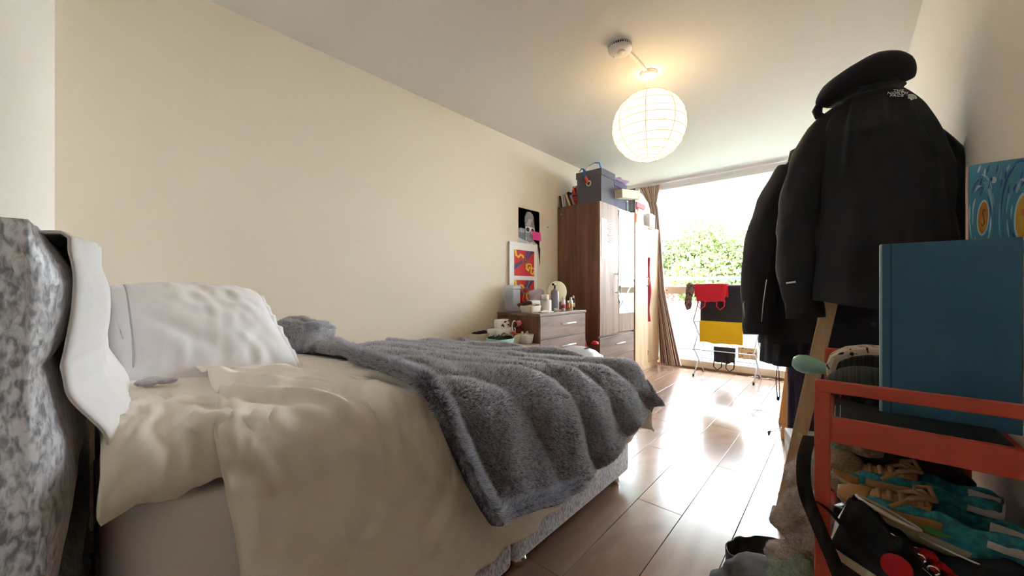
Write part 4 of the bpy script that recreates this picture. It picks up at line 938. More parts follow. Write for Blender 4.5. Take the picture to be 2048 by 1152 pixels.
# near coat, hanging with its back to the bed
c1 = thing('coat', 'black hooded mountain jacket with a white logo on the shoulder', 'coat', (.07, 1.86, .9))
coat_body((.075, 1.86), .36, .22, .93, 1.70, 3, .030, hemt=-.03, shoulder=.30, flare=1.05).build('body', m_black, c1, True)
sp_ = spline([(.0, 1.86, 1.655), (-.055, 1.855, 1.56), (-.105, 1.852, 1.40), (-.127, 1.85, 1.22), (-.128, 1.845, 1.05), (-.112, 1.84, .885)])
sl = sleeve(sp_, ramp([(.04, .05), (.07, .075), (.082, .078), (.078, .075), (.070, .07), (.058, .058)], len(sp_)), 2, .018).build('sleeve', m_black, c1, True)
bx(-.165, -.115, 1.770, 1.776, .905, .922).build('cuff_tab', mat('dark_tab', (.012, .012, .018), .6), sl)
bx(-.165, -.135, 1.770, 1.774, 1.018, 1.024, RY(-10)).build('sleeve_logo', mat('logo_white', (.75, .75, .75), .6), sl)
sp_ = spline([(.155, 1.87, 1.575), (.222, 1.87, 1.44), (.248, 1.87, 1.2), (.245, 1.86, 1.0), (.235, 1.85, .90)])
sleeve(sp_, ramp([(.03, .04), (.07, .040), (.075, .036), (.07, .034), (.055, .034)], len(sp_)), 7, .006).build('sleeve', m_black, c1, True)
sp_ = spline([(-.062, 1.835, 1.685), (-.03, 1.82, 1.715), (.03, 1.812, 1.742), (.09, 1.815, 1.762), (.135, 1.835, 1.752), (.152, 1.87, 1.72)], 30)
hd = sleeve(sp_, ramp([(.018, .03), (.036, .05), (.042, .06), (.042, .06), (.034, .05), (.016, .03)], len(sp_)), 4, .010).build('hood', m_black, c1, True)
lump((.045, 1.875, 1.705), (.115, .085, .065), 6, .16, 26, 36).build('hood_back', m_black, c1, True)
MB().tube([(-.066, 1.84, 1.70), (-.075, 1.83, 1.67), (-.070, 1.82, 1.645), (-.05, 1.82, 1.64)], [.012, .016, .014, .006], 10).build('hood_edge', m_black, hd, True)
def text(s_, size, loc, rot, name, m, par):
    cu = D.curves.new(name, 'FONT'); cu.body = s_; cu.size = size; cu.align_x = 'CENTER'; cu.extrude = .0006; cu.space_line = .8
    o = D.objects.new(name, cu); COL.objects.link(o); dg = bpy.context.evaluated_depsgraph_get(); me = D.meshes.new_from_object(o.evaluated_get(dg)); D.objects.remove(o)
    o = D.objects.new(name, me); COL.objects.link(o); me.materials.clear(); me.materials.append(m); o.parent = par; o.location = Vector(loc)-wloc(par); o.rotation_euler = rot; WL[o.name] = Vector(loc); return o
lw = mat('logo_white', (.75, .75, .75), .6)
text('THE\nNORTH\nFACE', .0145, (.135, 1.772, 1.648), (math.radians(62), math.radians(16), math.radians(6)), 'logo_text', lw, c1)
vs = []
t_ = MB()
for k, r in enumerate((.030, .022, .014)):
    t_.tube([(.158+r*math.cos(a)*.6, 1.776, 1.612+r*math.sin(a)*.6) for a in [PI/2*q/8 for q in range(9)]], .0022, 6)
t_.build('logo_mark', lw, c1, True)
# second coat behind, further to the window
c2 = thing('coat', 'black padded jacket with a white zip hanging behind the hooded jacket', 'coat', (-.12, 2.28, .75))
coat_body((-.10, 2.30), .40, .24, .75, 1.66, 11, .028, hemt=.03, shoulder=.42, flare=1.1).build('body', m_black, c2, True)
sp_ = spline([(-.19, 2.28, 1.58), (-.25, 2.26, 1.42), (-.295, 2.24, 1.2), (-.31, 2.22, .98), (-.30, 2.20, .77)])
sleeve(sp_, ramp([.06, .085, .088, .085, .075], len(sp_)), 5).build('sleeve', m_black, c2, True)
MB().tube([(-.335, 2.16, 1.02), (-.372, 2.155, .92), (-.362, 2.16, .80)], .0022, 6).build('piping', lw, c2, True); MB().tube([(-.272, 2.125, 1.04), (-.285, 2.12, .93), (-.292, 2.12, .84)], .0018, 6).build('zip', lw, c2, True)
MB().tube([(-.14, 2.24, 1.66), (-.17, 2.22, 1.63), (-.19, 2.22, 1.60)], [.02, .03, .012], 10).build('collar', m_black, c2, True)
t = thing('cap', 'orange cloth poking out beside the padded jacket', 'cloth', (-.36, 2.3, 1.0)); lump((-.385, 2.30, 1.005), (.022, .025, .055), 5, .15, 14, 18).build('cloth', mat('orange_cloth', (.85, .20, .02), .7), t, True); MB().tube([(-.385, 2.27, 1.055), (-.40, 2.27, 1.0), (-.39, 2.27, .95)], .002, 5).build('cord', lw, t, True)
# lower dark garment with a drawcord
c3 = thing('jacket', 'dark jacket with a hanging drawcord under the padded jacket', 'jacket', (-.22, 2.42, .56))
coat_body((-.20, 2.45), .26, .20, .60, 1.2, 21, .016, shoulder=.15).build('body', m_black, c3, True)
MB().tube([(-.255, 2.36, .61), (-.262, 2.355, .52), (-.255, 2.352, .435), (-.245, 2.352, .44), (-.248, 2.355, .52), (-.25, 2.36, .61)], .002, 5).build('drawcord', m_blackp, c3, True); MB().lathe([(0, -.012), (.006, -.006), (.006, .008), (0, .012)], (-.252, 2.352, .432), 8).build('toggle', m_blackp, c3, True)
c4 = thing('trousers', 'long navy garment hanging to the floor behind the slanting leg', 'garment', (-.17, 2.3, .12))
coat_body((-.115, 2.42), .20, .16, .13, 1.3, 31, .012, shoulder=.2).build('body', mat('indigo_fabric', (.03, .02, .06), .8, sheen=.2), c4, True)
c5 = thing('jacket', 'navy work jacket with a buttoned flap pocket under the hooded jacket', 'jacket', (.10, 2.12, .6))
coat_body((.09, 2.15), .36, .16, .50, 1.45, 41, .010, shoulder=.2).build('body', m_navy, c5, True)
bx(-.02, .25, 2.05, 2.064, .895, .985).build('upper_panel', mat('slate_navy', (.02, .022, .045), .75), c5, bevel=.003)
pk_ = bx(.03, .16, 2.04, 2.052, .835, .893).build('pocket_flap', mat('slate_navy', (.02, .022, .045), .75), c5, bevel=.004)
MB().lathe([(0, -.003), (.008, -.003), (.008, .003), (0, .003)], (.088, 2.038, .858), 14, RX(90)).build('button', mat('slate_button', (.05, .05, .08), .4), pk_)
# stool further back
st = thing('stool', 'orange wooden stool half hidden behind the hanging clothes', 'stool', (-.2, 3.25, 0))
for (a, b_) in (((-.345, 3.40), (-.27, 3.36)), ((-.295, 3.07), (-.255, 3.12)), ((.0, 3.40), (-.06, 3.36)), ((.0, 3.07), (-.06, 3.12))): plank_leg((*a, 0), (*b_, .64), .036, .03, 'leg', m_orangewood, st)
bx(-.30, -.03, 3.08, 3.40, .64, .67).build('seat', m_orangewood, st, bevel=.01); bx(-.29, -.05, 3.345, 3.365, .25, .28).build('stretcher', m_orangewood, st)
MB().lathe([(0, -.012), (.016, -.010), (.018, .0), (.014, .012), (0, .012)], (-.275, 3.34, .535), 12, RX(90)).build('red_knob', mat('red_plastic', (.6, .02, .03), .4), st, True)

# ------------------------------------------------------------------ red shelf trolley
tr = thing('shelf_rack', 'red metal shelf rack packed with shoes and bags', 'rack', (.1, 1.35, 0))
TX0, TX1, TY0, TY1, TH = -.048, .268, 1.06, 1.64, .80
def bar(x0, x1, y0, y1, z0, z1, nm): return bx(x0, x1, y0, y1, z0, z1).build(nm, m_red, tr, bevel=.0025)
pw = .027
for y in (TY0, TY1):
    for x in (TX0, TX1-pw): bar(x, x+pw, y-.011, y+.011, 0, TH-.024, 'post')
    bar(TX0, TX1, y-.011, y+.011, TH-.024, TH, 'top_rail')
    bar(TX0+pw, TX1-pw, y-.009, y+.009, .672, .724, 'shelf_rail'); bar(TX0+pw, TX1-pw, y-.009, y+.009, .30, .345, 'shelf_rail')
for x in (TX0+.012, TX1-.012-.018):
    bar(x, x+.018, TY0+.011, TY1-.011, .678, .698, 'side_rail'); bar(x, x+.018, TY0+.011, TY1-.011, .31, .33, 'side_rail')
ts = bx(TX0+.004+.03, TX1-.034, TY0+.010, TY1-.010, .700, .712).build('shelf_tray', m_blackp, tr); bx(TX0+.034, TX1-.034, TY0+.012, TY1-.012, .318, .328).build('shelf_tray', m_blackp, tr)
# blue hardback portfolio
bk = thing('sketchbook', 'large blue cloth hardback sketchbook standing in the red rack', 'book', (.17, 1.22, .712))
m_blue = mat('blue_cloth', (.035, .135, .24), .7, 0, (.055, .165, .28), (5, 5, 5), .3, .7, bump=.25, bscale=500, bdist=.001)
bx(.066, .262, 1.205, 1.210, .712, 1.100).build('front_cover', m_blue, bk, bevel=.0015); bx(.066, .262, 1.232, 1.237, .712, 1.100).build('back_cover', m_blue, bk, bevel=.0015)
bx(.063, .067, 1.205, 1.237, .712, 1.100).build('spine', mat('pale_blue_edge', (.30, .48, .56), .6), bk, bevel=.001); bx(.070, .257, 1.211, 1.231, .716, 1.096).build('page_block', mat('page_white', (.75, .72, .64), .8), bk)
bx(.079, .082, 1.2038, 1.2055, .714, 1.098).build('hinge_groove', mat('deep_blue', (.02, .085, .16), .8), bk)
bk2 = thing('folder', 'black folder edge lying along the tray before the blue sketchbook', 'folder', (.12, 1.13, .712)); bx(-.006, .226, 1.078, 1.19, .7122, .722).build('cover', m_blackp, bk2, bevel=.002); bx(-.002, .222, 1.0755, 1.079, .7145, .7205).build('edge_strip', mat('black_binding', (.02, .02, .025), .5), bk2)
# small painted canvas
cv = thing('painting', 'small canvas painted in blue swirls with two orange oval shapes behind the sketchbook', 'painting', (.245, 1.30, .712))
bx(.206, .286, 1.292, 1.312, .712, 1.272).build('canvas_edge', mat('pale_wood_edge', (.66, .45, .32), .6), cv, bevel=.002)
fcv = lambda u, v, hh: (lerp(.207, .2855, u), 1.2915-hh, lerp(1.07, 1.271, v))
P_ = Print(fcv, .0002); P_.L(RECT, (.10, .36, .56)); rr = random.Random(3)
pal = [(.06, .16, .45), (.20, .52, .66), (.35, .66, .78), (.12, .44, .50), (.62, .78, .86), (.08, .30, .60), (.05, .12, .36)]
for cx_, cy_, rx_, ry_ in ((.22, .40, .09, .17), (.88, .38, .13, .22)):
    for k in range(46):
        a0 = rr.random()*2*PI; s_ = 1.25+rr.random()*1.6; ln = .4+rr.random()*.7
        pts = [(cx_+rx_*s_*math.cos(a0+ln*q/5), cy_+ry_*s_*math.sin(a0+ln*q/5)) for q in range(6)]
        if all(.0 <= p[0] <= 1 and .0 <= p[1] <= 1 for p in pts): P_.B(pts, [.002, .012, .016, .014, .010, .002], rr.choice(pal))
for k in range(40):
    x, y = rr.random(), .62+rr.random()*.36; a = .9+rr.random()*.5; pts = [(x+.10*q/4*math.cos(a), y+.10*q/4*math.sin(a)) for q in range(5)]
    if all(0 <= p[0] <= 1 and 0 <= p[1] <= 1 for p in pts): P_.B(pts, [.003, .016, .018, .012, .002], rr.choice(pal))
for cx_, cy_, rx_, ry_, c_ in ((.22, .40, .085, .17, (.52, .20, .03)), (.88, .38, .115, .22, (.62, .36, .05))):
    P_.L(ell(cx_, cy_, rx_*1.25, ry_*1.15, 20, -.15), (.50, .74, .80)).L(ell(cx_, cy_, rx_, ry_, 20, -.15), c_).L(ell(cx_+.01, cy_-.05, rx_*.55, ry_*.5, 16), (.68, .42, .06) if cx_ > .5 else (.58, .28, .04))
P_.B([(.26, .47), (.23, .49), (.21, .45), (.23, .40), (.24, .34), (.21, .31), (.19, .34)], .009, (.10, .06, .02))
P_.L(ell(.88, .42, .03, .04, 12), (.60, .20, .14)).L(ell(.40, .79, .05, .035, 12), (.65, .72, .78)).L(ell(.36, .80, .02, .025, 10), (.05, .06, .2))
P_.build('painted_face', m_print, cv)
# bag with leopard lining, corduroy cap, brush handle
lb = thing('bag', 'leopard print plush edged bag standing in the red rack', 'bag', (.04, 1.52, .69))
m_leo = mat('leopard_plush', (.62, .50, .42), .9, 0, (.035, .025, .03), (55, 55, 38), .56, .60, detail=1)
arch = [(-.09, 0), (-.095, .05), (-.085, .085), (-.05, .108), (-.01, .118), (.06, .118), (.12, .10), (.13, 0)]
MB().prism(arch, lambda u, v, q: (.055+u, 1.50+q, .714+v), -.05, .05).build('plush_edge', m_leo, lb, bevel=.012)
MB().prism([(u*.84+.006, v*.84) for u, v in arch], lambda u, v, q: (.055+u, 1.448+q, .714+v), -.006, .012).build('corduroy_panel', mat('corduroy', (.035, .040, .042), .85, 0, (.012, .015, .016), (160, .5, .5), .45, .55, detail=0), lb, bevel=.004)
cc = thing('cap', 'dark corduroy cap with a covered button lying in the red rack', 'cap', (.035, 1.36, .69))
def capf(u, v):
    a = 2*PI*u; r = math.sin(v*PI/2); return (.045+.085*r*math.cos(a)*(1+.06*N(a, v)), 1.36+.07*r*math.sin(a), .715+.075*math.cos(v*PI/2)**.8)
MB().grid(capf, 36, 16, True).build('crown', MC['corduroy'], cc, True, solid=.003); MB().lathe([(0, .006), (.008, .005), (.010, 0), (0, -.004)], (.05, 1.286, .712), 14, RX(75)).build('button', mat('corduroy_button', (.05, .055, .05), .7), cc, True)
pn = thing('folder', 'magenta folder standing behind the corduroy cap in the red rack', 'folder', (-.0, 1.42, .714)); bx(-.008, .03, 1.30, 1.307, .714, .74).build('cover', mat('magenta_card', (.55, .03, .12), .6), pn); bx(-.006, .028, 1.3075, 1.3095, .716, .735).build('paper_sheet', mat('page_white', (.7, .66, .5), .8), pn)
mh = thing('brush', 'mint green teardrop brush handle sticking out of the red rack', 'brush', (-.06, 1.50, .76))
MB().lathe([(0, -.062), (.015, -.059), (.025, -.048), (.029, -.030), (.026, -.008), (.017, .020), (.010, .050), (.006, .075), (0, .076)], (-.063, 1.49, .757), 24, RZ(-8) @ RY(98)).build('grip', mat('mint_lacquer', (.30, .58, .50), .35), mh, True)
MB().tube([(.01, 1.48, .748), (.06, 1.475, .742)], .005, 8).build('shaft', m_steel, mh, True)
# strap
sb = thing('shoulder_strap', 'black webbing strap hanging over the side of the red rack', 'strap', (-.05, 1.06, .3))
def web(pts, w, nm): return ribbon([(p, (1, .25, .1)) for p in spline(pts, 40)], w, nm, mat('black_webbing', (.008, .008, .011), .8, bump=.4, bscale=700, bdist=.002), sb)
web([(-.058, 1.10, .66), (-.066, 1.05, .62), (-.062, 1.03, .56), (-.04, 1.02, .50), (-.015, 1.012, .44), (.005, 1.01, .38), (.02, 1.01, .33)], .0125, 'webbing')
web([(-.045, 1.03, .545), (-.02, 1.022, .535), (.02, 1.018, .49), (.06, 1.016, .445), (.10, 1.016, .41)], .004, 'thin_strap')

# ------------------------------------------------------------------ shoes on the red rack (resting on the lower shelf heap)
def shoe(name, label, loc, rz, L, Wd, H, mats, rx=0, ry=0, lace=None, high=0, grp=None):
    """toe towards +x local; mats: upper, toe, sole, lining"""
    t = thing(name, label, 'shoe', loc, grp); Rm = RZ(rz) @ RY(ry) @ RX(rx); c = Vector(loc); T = lambda q: c+Rm @ Vector(q)
    def half(s_): return Wd/2*interp([(0, .55), (.08, .78), (.25, .82), (.45, .80), (.7, 1.0), (.85, .92), (.95, .62), (1, .25)], s_)
    def top(s_): return interp([(0, H*(1+high)), (.12, H*(1+high)*.98), (.30, H*(.92+high*.8)), (.42, H*.88), (.6, H*.66), (.8, H*.48), (.93, H*.40), (1, H*.26)], s_)
    def up(u, v):
        s_ = u; q = 2*v-1; w = abs(q); sg = 1 if q >= 0 else -1; h = top(s_); hf = half(s_)
        yc = hf*min(1, (w/.72))**.85 if w < .72 else hf; zc = h*max(0, 1-w**2.6)**.55
        hc = h*(1-.16*math.exp(-((s_-.24)/.09)**2))
        if w > .5: t_ = (w-.5)*2; yo = hf*lerp(.90, 1.03, t_); zo = hc*(1-t_)
        else: t_ = w*2; yo = hf*.86*min(1, t_/.78); zo = lerp(.22*H, hc, sm((t_-.72)/.28))
        o_ = sm((.47-s_)/.06)*sm((s_-.0)/.05)
        return T((L*(s_-.5), sg*lerp(yc, yo, o_), lerp(zc, zo, o_)+.018))
    MB().grid(up, 60, 61).build('upper', mats[0], t, True, solid=.002)
    def so(u, v):
        a = 2*PI*u; s_ = .5+.5*math.cos(a); yy = half(s_)*1.06*math.copysign(1, math.sin(a)) if 0 < s_ < 1 else 0
        yy = half(s_)*1.07*math.copysign(abs(math.sin(a))**.35, math.sin(a)); q = [(1.0, 0), (1.02, .012), (1.0, .026)][int(round(v*2))]
        return T((L*(s_-.5)*1.04, yy*q[0], q[1]+.012*sm((s_-.8)/.2)))
    s2 = MB().grid(so, 48, 3, True); s2.f += [[*range(47, -1, -1)], [*range(96, 144)]]; s2.c += [None, None]; s2.build('sole', mats[2], t, True)
    def toe(u, v):
        s_ = lerp(.80, 1.0, u); a = lerp(-1, 1, v); h = top(s_)*1.03; w_ = half(s_)*1.03
        return T((L*(s_-.5)*1.012, w_*math.sin(a*PI/2), (h*math.cos(a*PI/2)**.5 if abs(a) < 1 else 0)+.018))
    MB().grid(toe, 14, 21).build('toe_cap', mats[1], t, True, solid=.002)
    def heel(u, v):
        s_ = lerp(0, .17, u); a = lerp(-1, 1, v); return T((L*(s_-.5)-.004*(1-u), half(s_)*1.05*a, .018+top(s_)*1.0*lerp(.2, 1, 1-abs(a)**3*.6)*.9))
    MB().grid(heel, 8, 15).build('heel_tab', mats[3], t, True, solid=.002)
    if lace:
        def es(u, v):
            s_ = lerp(.45, .80, u); a = lerp(-1, 1, v); return T((L*(s_-.5), half(s_)*.72*a*lerp(1, .75, u), top(s_)+.0225-.012*abs(a)**2.2))
        MB().grid(es, 12, 11).build('eyestay', mats[1], t, True, solid=.002)
        for k in range(5):
            s_ = lerp(.47, .74, k/4); w_ = half(s_)*.52; h = top(s_)+.022
            MB().tube([T((L*(s_-.5), -w_, h-.006)), T((L*(s_-.5)+.006, 0, h+.004)), T((L*(s_-.5), w_, h-.006))], .0052, 8).build('lace', lace, t, True)
        h = top(.44)+.026
        for sy in (-1, 1):
            MB().tube([T((-.06*L, 0, h)), T((-.01*L, sy*.035, h+.012)), T((.07*L, sy*.045, h-.002)), T((.06*L, sy*.02, h-.004)), T((-.05*L, 0, h))], .0052, 8).build('lace_loop', lace, t, True)
            MB().tube([T((-.06*L, 0, h)), T((.02*L, sy*.02, h+.004)), T((.16*L, sy*.05, h-.03))], .0045, 8).build('lace_end', lace, t, True)
    return t, T, top, half
m_teal = mat('teal_mesh', (.015, .19, .27), .7, 0, (.04, .36, .44), (70, 70, 70), .4, .6, bump=.5, bscale=500, bdist=.002); m_tan = mat('tan_suede', (.42, .22, .085), .85, bump=.2, bscale=200, bdist=.002); m_lace = mat('tan_lace', (.42, .25, .14), .8, bump=.4, bscale=400, bdist=.002)
m_sole = mat('grey_sole', (.50, .46, .38), .7); m_canvas = mat('black_canvas', (.008, .012, .022), .85, bump=.3, bscale=600, bdist=.002); m_rlace = mat('red_lace', (.62, .01, .02), .7); m_rub = mat('cream_rubber', (.72, .64, .46), .55); m_lth = mat('black_leather', (.010, .010, .013), .35, bump=.2, bscale=60)
G = 'teal and tan trainers on the rack'
for nm, y, z, x in (('back', 1.34, .468, .115), ('front', 1.225, .452, .125)):
    t, T, top, half = shoe('trainer', 'teal mesh trainer with tan suede and brown laces, %s' % ('next to the black boot' if nm == 'back' else 'next to the canvas high-top'), (x, y, z), 172 if nm == 'back' else 168, .275, .095, .072, (m_teal, m_tan, m_sole, mat('white_mesh', (.72, .70, .70), .8)), ry=-6, lace=m_lace)
    t['group'] = G
    for sy in (-1, 1):
        MB().grid(lambda u, v, sy=sy: T((.275*(lerp(.38, .76, u)-.5), sy*half(lerp(.38, .76, u))*1.03*1.0, .022+top(lerp(.38, .76, u))*lerp(.10, .62, v))), 14, 5).build('suede_side', m_tan, t, True, solid=.002)
    MB().add([T((-.05, .0485, .045)), T((-.02, .050, .050)), T((0, .051, .042)), T((-.025, .051, .036))], [(0, 1, 2, 3)]).build('green_badge', mat('green_badge', (.06, .35, .06), .5), t, solid=.001)
t, T, top, half = shoe('canvas_shoe', 'black canvas high-top with red laces and white stitching', (.105, 1.10, .365), -6, .28, .10, .085, (m_canvas, m_rub, m_rub, m_canvas), ry=18, rx=-16, high=.40)
m_st = mat('white_thread', (.80, .80, .80), .7)
for sy in (1, -1):
    for k in range(5):
        s_ = lerp(.42, .72, k/4); p = T((.28*(s_-.5), sy*half(s_)*.72, top(s_)*.95+.021)); MB().tube([p+Vector((.008*math.cos(a), -.002, .008*math.sin(a))) for a in [2*PI*q/12 for q in range(13)]], .0022, 6).build('eyelet', m_chrome, t, True)
        q = T((.28*(s_-.5)+.020, -sy*half(s_)*.5, top(s_)+.030)); MB().tube([p, (p+q)/2+Vector((0, 0, .006)), q], [.005, .0065, .005], 8).build('lace', m_rlace, t, True)
    MB().tube([T((.28*(s_-.5), sy*half(s_)*.90, top(s_)*.80+.021)) for s_ in [lerp(.25, .74, k/10) for k in range(11)]], .0011, 5).build('stitching', m_st, t, True)
rp = T((-.045, -.047, .055)); MB().lathe([(0, .003), (.022, .002), (.024, 0), (0, -.003)], rp, 20, RX(70) @ RY(-10)).build('red_patch', m_rlace, t, True)
MB().add([T((.28*(u-.5), v, .085*1.36+.019)) for u, v in ell(.20, 0, .17, .037, 22)], [tuple(range(22))]).build('insole', mat('cream_insole', (.66, .52, .26), .7), t, solid=.002)
MB().tube([T((.28*(u-.5), v, .085*1.38+.021)) for u, v in ell(.20, 0, .185, .041, 26)+ell(.20, 0, .185, .041, 26)[:1]], .003, 6).build('collar_piping', mat('white_strip', (.75, .75, .73), .7), t, True)
MB().tube([T((-.135, 0, .02)), T((-.14, 0, .06)), T((-.138, 0, .11))], [.006, .008, .006], 8).build('heel_strip', mat('white_strip', (.75, .75, .73), .7), t, True)
t, T, top, half = shoe('canvas_shoe', 'black suede slip-on edged with white blanket stitch', (.225, 1.135, .405), 150, .20, .095, .075, (m_canvas, m_canvas, m_lth, m_lth), ry=10, rx=18)
tp = [T((.24*(.5+.33*math.cos(a)-.30), .075*.62*math.sin(a), top(.6)*.72+.030+.012*math.cos(a))) for a in [2*PI*k/26 for k in range(27)]]
MB().tube(tp, .0018, 6).build('stitch_line', m_st, t, True)
for k in range(26): MB().tube([tp[k], tp[k]*.86+sum(tp[:-1], Vector())/26*.14], .0010, 4).build('stitch', m_st, t)
# boots and slippers behind the shoes
t = thing('boot', 'shiny black leather boot lying at the back of the rack', 'boot', (.15, 1.50, .33))
sp_ = spline([(.04, 1.52, .60), (.12, 1.515, .59), (.20, 1.51, .56), (.235, 1.50, .53)]); sleeve(sp_, ramp([(.075, .06), (.07, .06), (.06, .055), (.03, .03)], len(sp_)), 3, .012).build('shaft', m_lth, t, True)
sp_ = spline([(.03, 1.46, .53), (.10, 1.45, .535), (.18, 1.45, .525), (.235, 1.45, .50)]); sleeve(sp_, ramp([(.03, .035), (.04, .035), (.04, .032), (.02, .015)], len(sp_)), 9, .01).build('foot', m_lth, t, True)
MB().box(.02, .235, 1.44, 1.55, .33, .50).build('sole', m_blackp, t)
m_terry = mat('brown_terry', (.24, .165, .105), .95, 0, (.38, .28, .19), (140, 140, 140), .35, .65, bump=1, bscale=260, bdist=.006)
t = thing('towel', 'brown terry towel stuffed in the corner of the rack', 'towel', (.0, 1.42, .33))
for k, (x, y, z, a, b_, c_) in enumerate([(.01, 1.43, .565, .05, .07, .09), (.045, 1.40, .56, .035, .06, .085), (.0, 1.36, .52, .045, .05, .035), (.03, 1.45, .42, .06, .08, .10)]): lump((x, y, z), (a, b_, c_), k+3, .12, 22, 26).build('fold', m_terry, t, True)
t = thing('towel', 'green flecked towel corner beside the brown one in the rack', 'towel', (-.02, 1.49, .33)); lump((-.005, 1.53, .50), (.03, .05, .165), 3, .15, 20, 20).build('fold', mat('green_terry', (.16, .24, .20), .95, 0, (.30, .34, .26), (150, 150, 150), bump=1, bscale=260, bdist=.006), t, True); lump((.02, 1.56, .40), (.05, .04, .07), 5, .15, 14, 16).build('lower_fold', MC['green_terry'], t, True)
# shoes packed underneath, showing only between the others
for k, (x, y, z, rz_) in enumerate([(.11, 1.30, .329, 170), (.12, 1.18, .329, 190), (.11, 1.42, .329, 175)]):
    shoe('shoe', 'black leather shoe packed low in the red rack', (x, y, z), rz_, .26, .09, .085, (m_lth, m_lth, m_blackp, m_lth), grp='shoes packed low in the rack')

# ------------------------------------------------------------------ towels, jeans and books by the rack
m_ptow = mat('beige_terry', (.60, .49, .44), .95, 0, (.74, .64, .59), (120, 120, 120), .35, .65, bump=1, bscale=240, bdist=.006); m_gtow = mat('mint_terry', (.34, .45, .38), .95, 0, (.55, .62, .52), (120, 120, 120), .35, .65, bump=1, bscale=240, bdist=.006)
def towel(label, loc, folds, m, dark, light, group=None):
    t = thing('towel', label, 'towel', loc, group)
    for k, (x, y, z, a, b_, c_, sd) in enumerate(folds):
        q = lump((x, y, z), (a, b_, c_), sd, .34, 26, 34, flat=c_*.9); q.build('fold', m, t, True)
        fur(q, 5200, .0035, .007, 'terry_loop', m_fur, t, dark, light, wdt=.0011)
towel('beige bath towel bundled against the post of the red rack', (-.12, 1.4, 0), [(-.09, 1.45, .41, .050, .06, .06, 21), (-.075, 1.38, .37, .055, .05, .05, 14), (-.115, 1.38, .315, .045, .05, .055, 4), (-.07, 1.35, .29, .05, .05, .045, 11), (-.105, 1.33, .225, .06, .055, .045, 7), (-.09, 1.41, .12, .07, .08, .12, 9)], m_ptow, (.46, .37, .33), (.95, .85, .80))
towel('mint towel crumpled under the beige one beside the rack', (-.12, 1.27, 0), [(-.10, 1.28, .205, .065, .055, .055, 3), (-.085, 1.23, .225, .03, .035, .06, 8), (-.09, 1.25, .09, .055, .055, .09, 5)], m_gtow, (.34, .44, .38), (.80, .90, .80))
towel('beige towel end spread over the dark jeans', (-.11, 1.13, 0), [(-.105, 1.14, .145, .075, .06, .030, 6), (-.08, 1.10, .120, .055, .05, .03, 2)], m_ptow, (.46, .37, .33), (.95, .85, .80))
m_jean = mat('grey_denim', (.040, .037, .036), .85, 0, (.12, .11, .11), (14, 14, 14), .4, .7, bump=.2, bscale=500, bdist=.002)
t = thing('jeans', 'dark grey jeans with a brass button dumped on the floor', 'jeans', (-.2, 1.35, 0))
lump((-.17, 1.33, .075), (.135, .17, .085), 5, .22, 30, 40, flat=.074).build('leg', m_jean, t, True)
lump((-.22, 1.20, .05), (.10, .15, .075), 12, .22, 30, 40, flat=.049).build('leg', m_jean, t, True)
def waist(u, v):
    a = 2*PI*u; r = 1+.08*N(math.cos(a)*2, math.sin(a)*2, 3); return (-.195+.115*math.cos(a)*r*lerp(1, 1.02, v), 1.52+.12*math.sin(a)*r, lerp(.0, .115, v)+.035*math.cos(a*1+.5)*v+.012*N(math.cos(a)*3, math.sin(a)*3, v*3))
MB().grid(waist, 44, 10, True).build('waistband', m_jean, t, True, solid=.004)
MB().lathe([(0, -.003), (.009, -.003), (.009, .003), (0, .004)], (-.215, 1.396, .115), 14, RX(90)).build('button', mat('brass', (.7, .5, .18), .3, 1), t, True)
tag(lump((-.34, 1.21, .02), (.055, .07, .03), 4, .2, 16, 24, flat=.019).build('sock', mat('grey_sock', (.12, .115, .115), .9), None, True), 'grey cloth on the planks beside the jeans', 'cloth')
for k, (c_, nm, z) in enumerate([((.60, .62, .62), 'white', .0), ((.42, .10, .04), 'orange', .055), ((.08, .12, .18), 'navy', .10), ((.60, .24, .12), 'coral', .15), ((.35, .55, .52), 'pale green', .20), ((.7, .7, .7), 'grey', .26)]):
    x = -.12+.008*(k % 3); t = thing('magazine', nm+' magazine in the stack behind the slanting wooden leg', 'magazine', (x, 2.2, z)); h_ = [.055, .045, .05, .05, .06, .05][k]
    bx(x-.09, x+.12, 2.10, 2.32, z+.0005, z+h_-.0005, RZ(k*5-10)).build('cover', mat('mag_'+nm, c_, .5), t, bevel=.001); bx(x-.0915, x+.118, 2.103, 2.317, z+.004, z+h_-.004, RZ(k*5-10)).build('page_block', mat('page_white', (.7, .66, .5), .8), t)

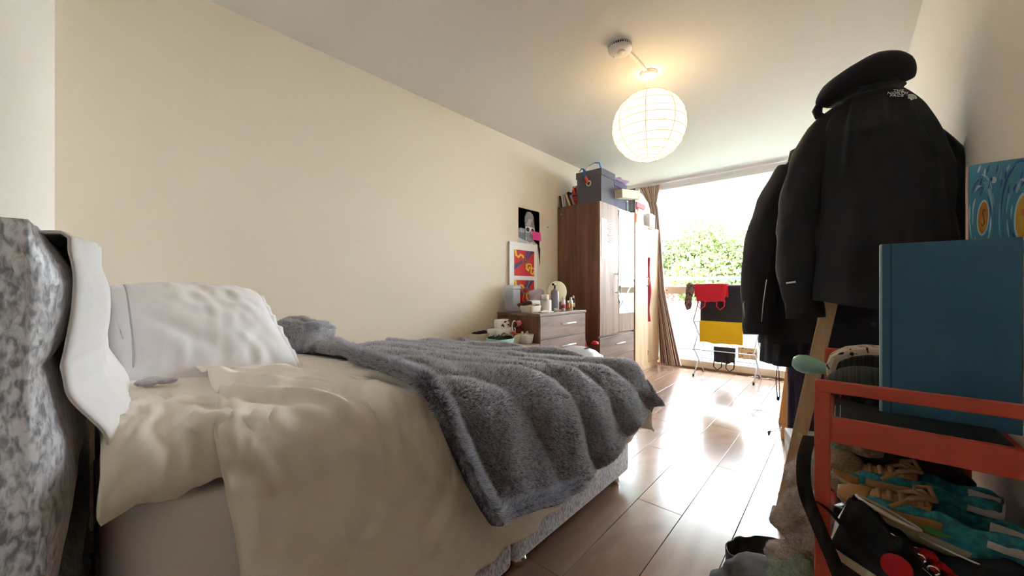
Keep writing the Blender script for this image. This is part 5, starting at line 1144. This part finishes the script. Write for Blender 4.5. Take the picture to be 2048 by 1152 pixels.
# ------------------------------------------------------------------ outside
struct(bx(-60, 40, 7.2, 70, -6.1, -6).build('ground', mat('lawn', (.05, .10, .02), .9)))
m_bark = mat('bark', (.12, .08, .05), .9)
m_leaf = thin(mat('foliage', (.1, .2, .05), .7, attr=True), .35)
def tree(x, y, zt, rx_, rz_, col, n, label, seed, size=.085):
    t = thing('tree', label, 'tree', (x, y, -6), None); r = random.Random(seed); zc = zt-rz_
    MB().tube([(x, y, -6), (x+.1, y, lerp(-6, zc, .5)), (x, y, zc)], [.28, .2, .1], 10).build('trunk', m_bark, t, True)
    for k in range(5):
        a = k*1.3; MB().tube([(x, y, zc-rz_*.6), (x+rx_*.6*math.cos(a), y+rx_*.6*math.sin(a), zc+rz_*.2)], [.1, .03], 6).build('branch', m_bark, t, True)
    vs, fs, vc = [], [], []; cl = []
    for k in range(60):
        d = Vector((r.gauss(0, 1), r.gauss(0, 1), r.gauss(0, 1))).normalized(); q = r.random()**.4*.85; cl.append((Vector((x+d.x*rx_*q, y+d.y*rx_*q, zc+d.z*rz_*q)), r.uniform(.25, .42)*rz_*.75, r.uniform(.7, 1.25)))
    for k in range(n):
        c, rad, br_ = r.choice(cl); d = Vector((r.gauss(0, 1), r.gauss(0, 1), r.gauss(0, 1))).normalized(); p = c+d*rad*(.75+.3*r.random())
        u = (d+Vector((r.uniform(-1, 1), r.uniform(-1, 1), r.uniform(-1, 1)))*.8).cross(Vector((r.uniform(-1, 1), r.uniform(-1, 1), r.uniform(-1, 1)))).normalized(); w_ = u.cross(d).normalized(); s_ = size*r.uniform(.6, 1.3)
        i = len(vs); vs += [p-u*s_, p+w_*s_*.5, p+u*s_, p-w_*s_*.5]; fs.append((i, i+1, i+2, i+3)); k_ = br_*r.uniform(.75, 1.25); vc += [tuple(q*k_ for q in col)]*4
    mb = MB(); mb.v = vs; mb.f = fs; mb.c = [None]*len(fs); mb.vc = vc; mb.build('crown', m_leaf, t, kind='stuff')
gr_ = (.13, .17, .06)
tree(-6.9, 18, 4.1, 2.2, 3.2, gr_, 24000, 'leafy green tree rising behind the beech wardrobe side of the window', 1)
tree(-4.6, 17.5, 4.5, 2.0, 3.4, (.145, .185, .06), 24000, 'tallest rounded green tree beyond the balcony', 2)
tree(-2.6, 18.5, 4.35, 2.1, 3.4, (.12, .165, .065), 24000, 'green tree beyond the balcony behind the yellow and red washing', 3)
tree(-.4, 18, 4.2, 2.2, 3.4, gr_, 9000, 'green tree beyond the balcony hidden partly by the coats', 4)
tree(-9.4, 20, 4.6, 2.4, 3.4, gr_, 8000, 'green tree at the wardrobe edge of the window view', 5)
tree(-5.3, 13.2, 1.9, 1.1, 1.6, (.22, .075, .065), 6000, 'small reddish leaved tree just above the balcony railing', 6, .07)
tree(-5.6, 24, 4.9, 3.4, 4.0, (.15, .19, .09), 9000, 'broad pale tree further behind the row of green trees', 7, .18)
tree(-1.2, 24, 4.9, 3.4, 4.0, (.15, .19, .09), 9000, 'broad pale tree far behind, towards the coats', 8, .18)
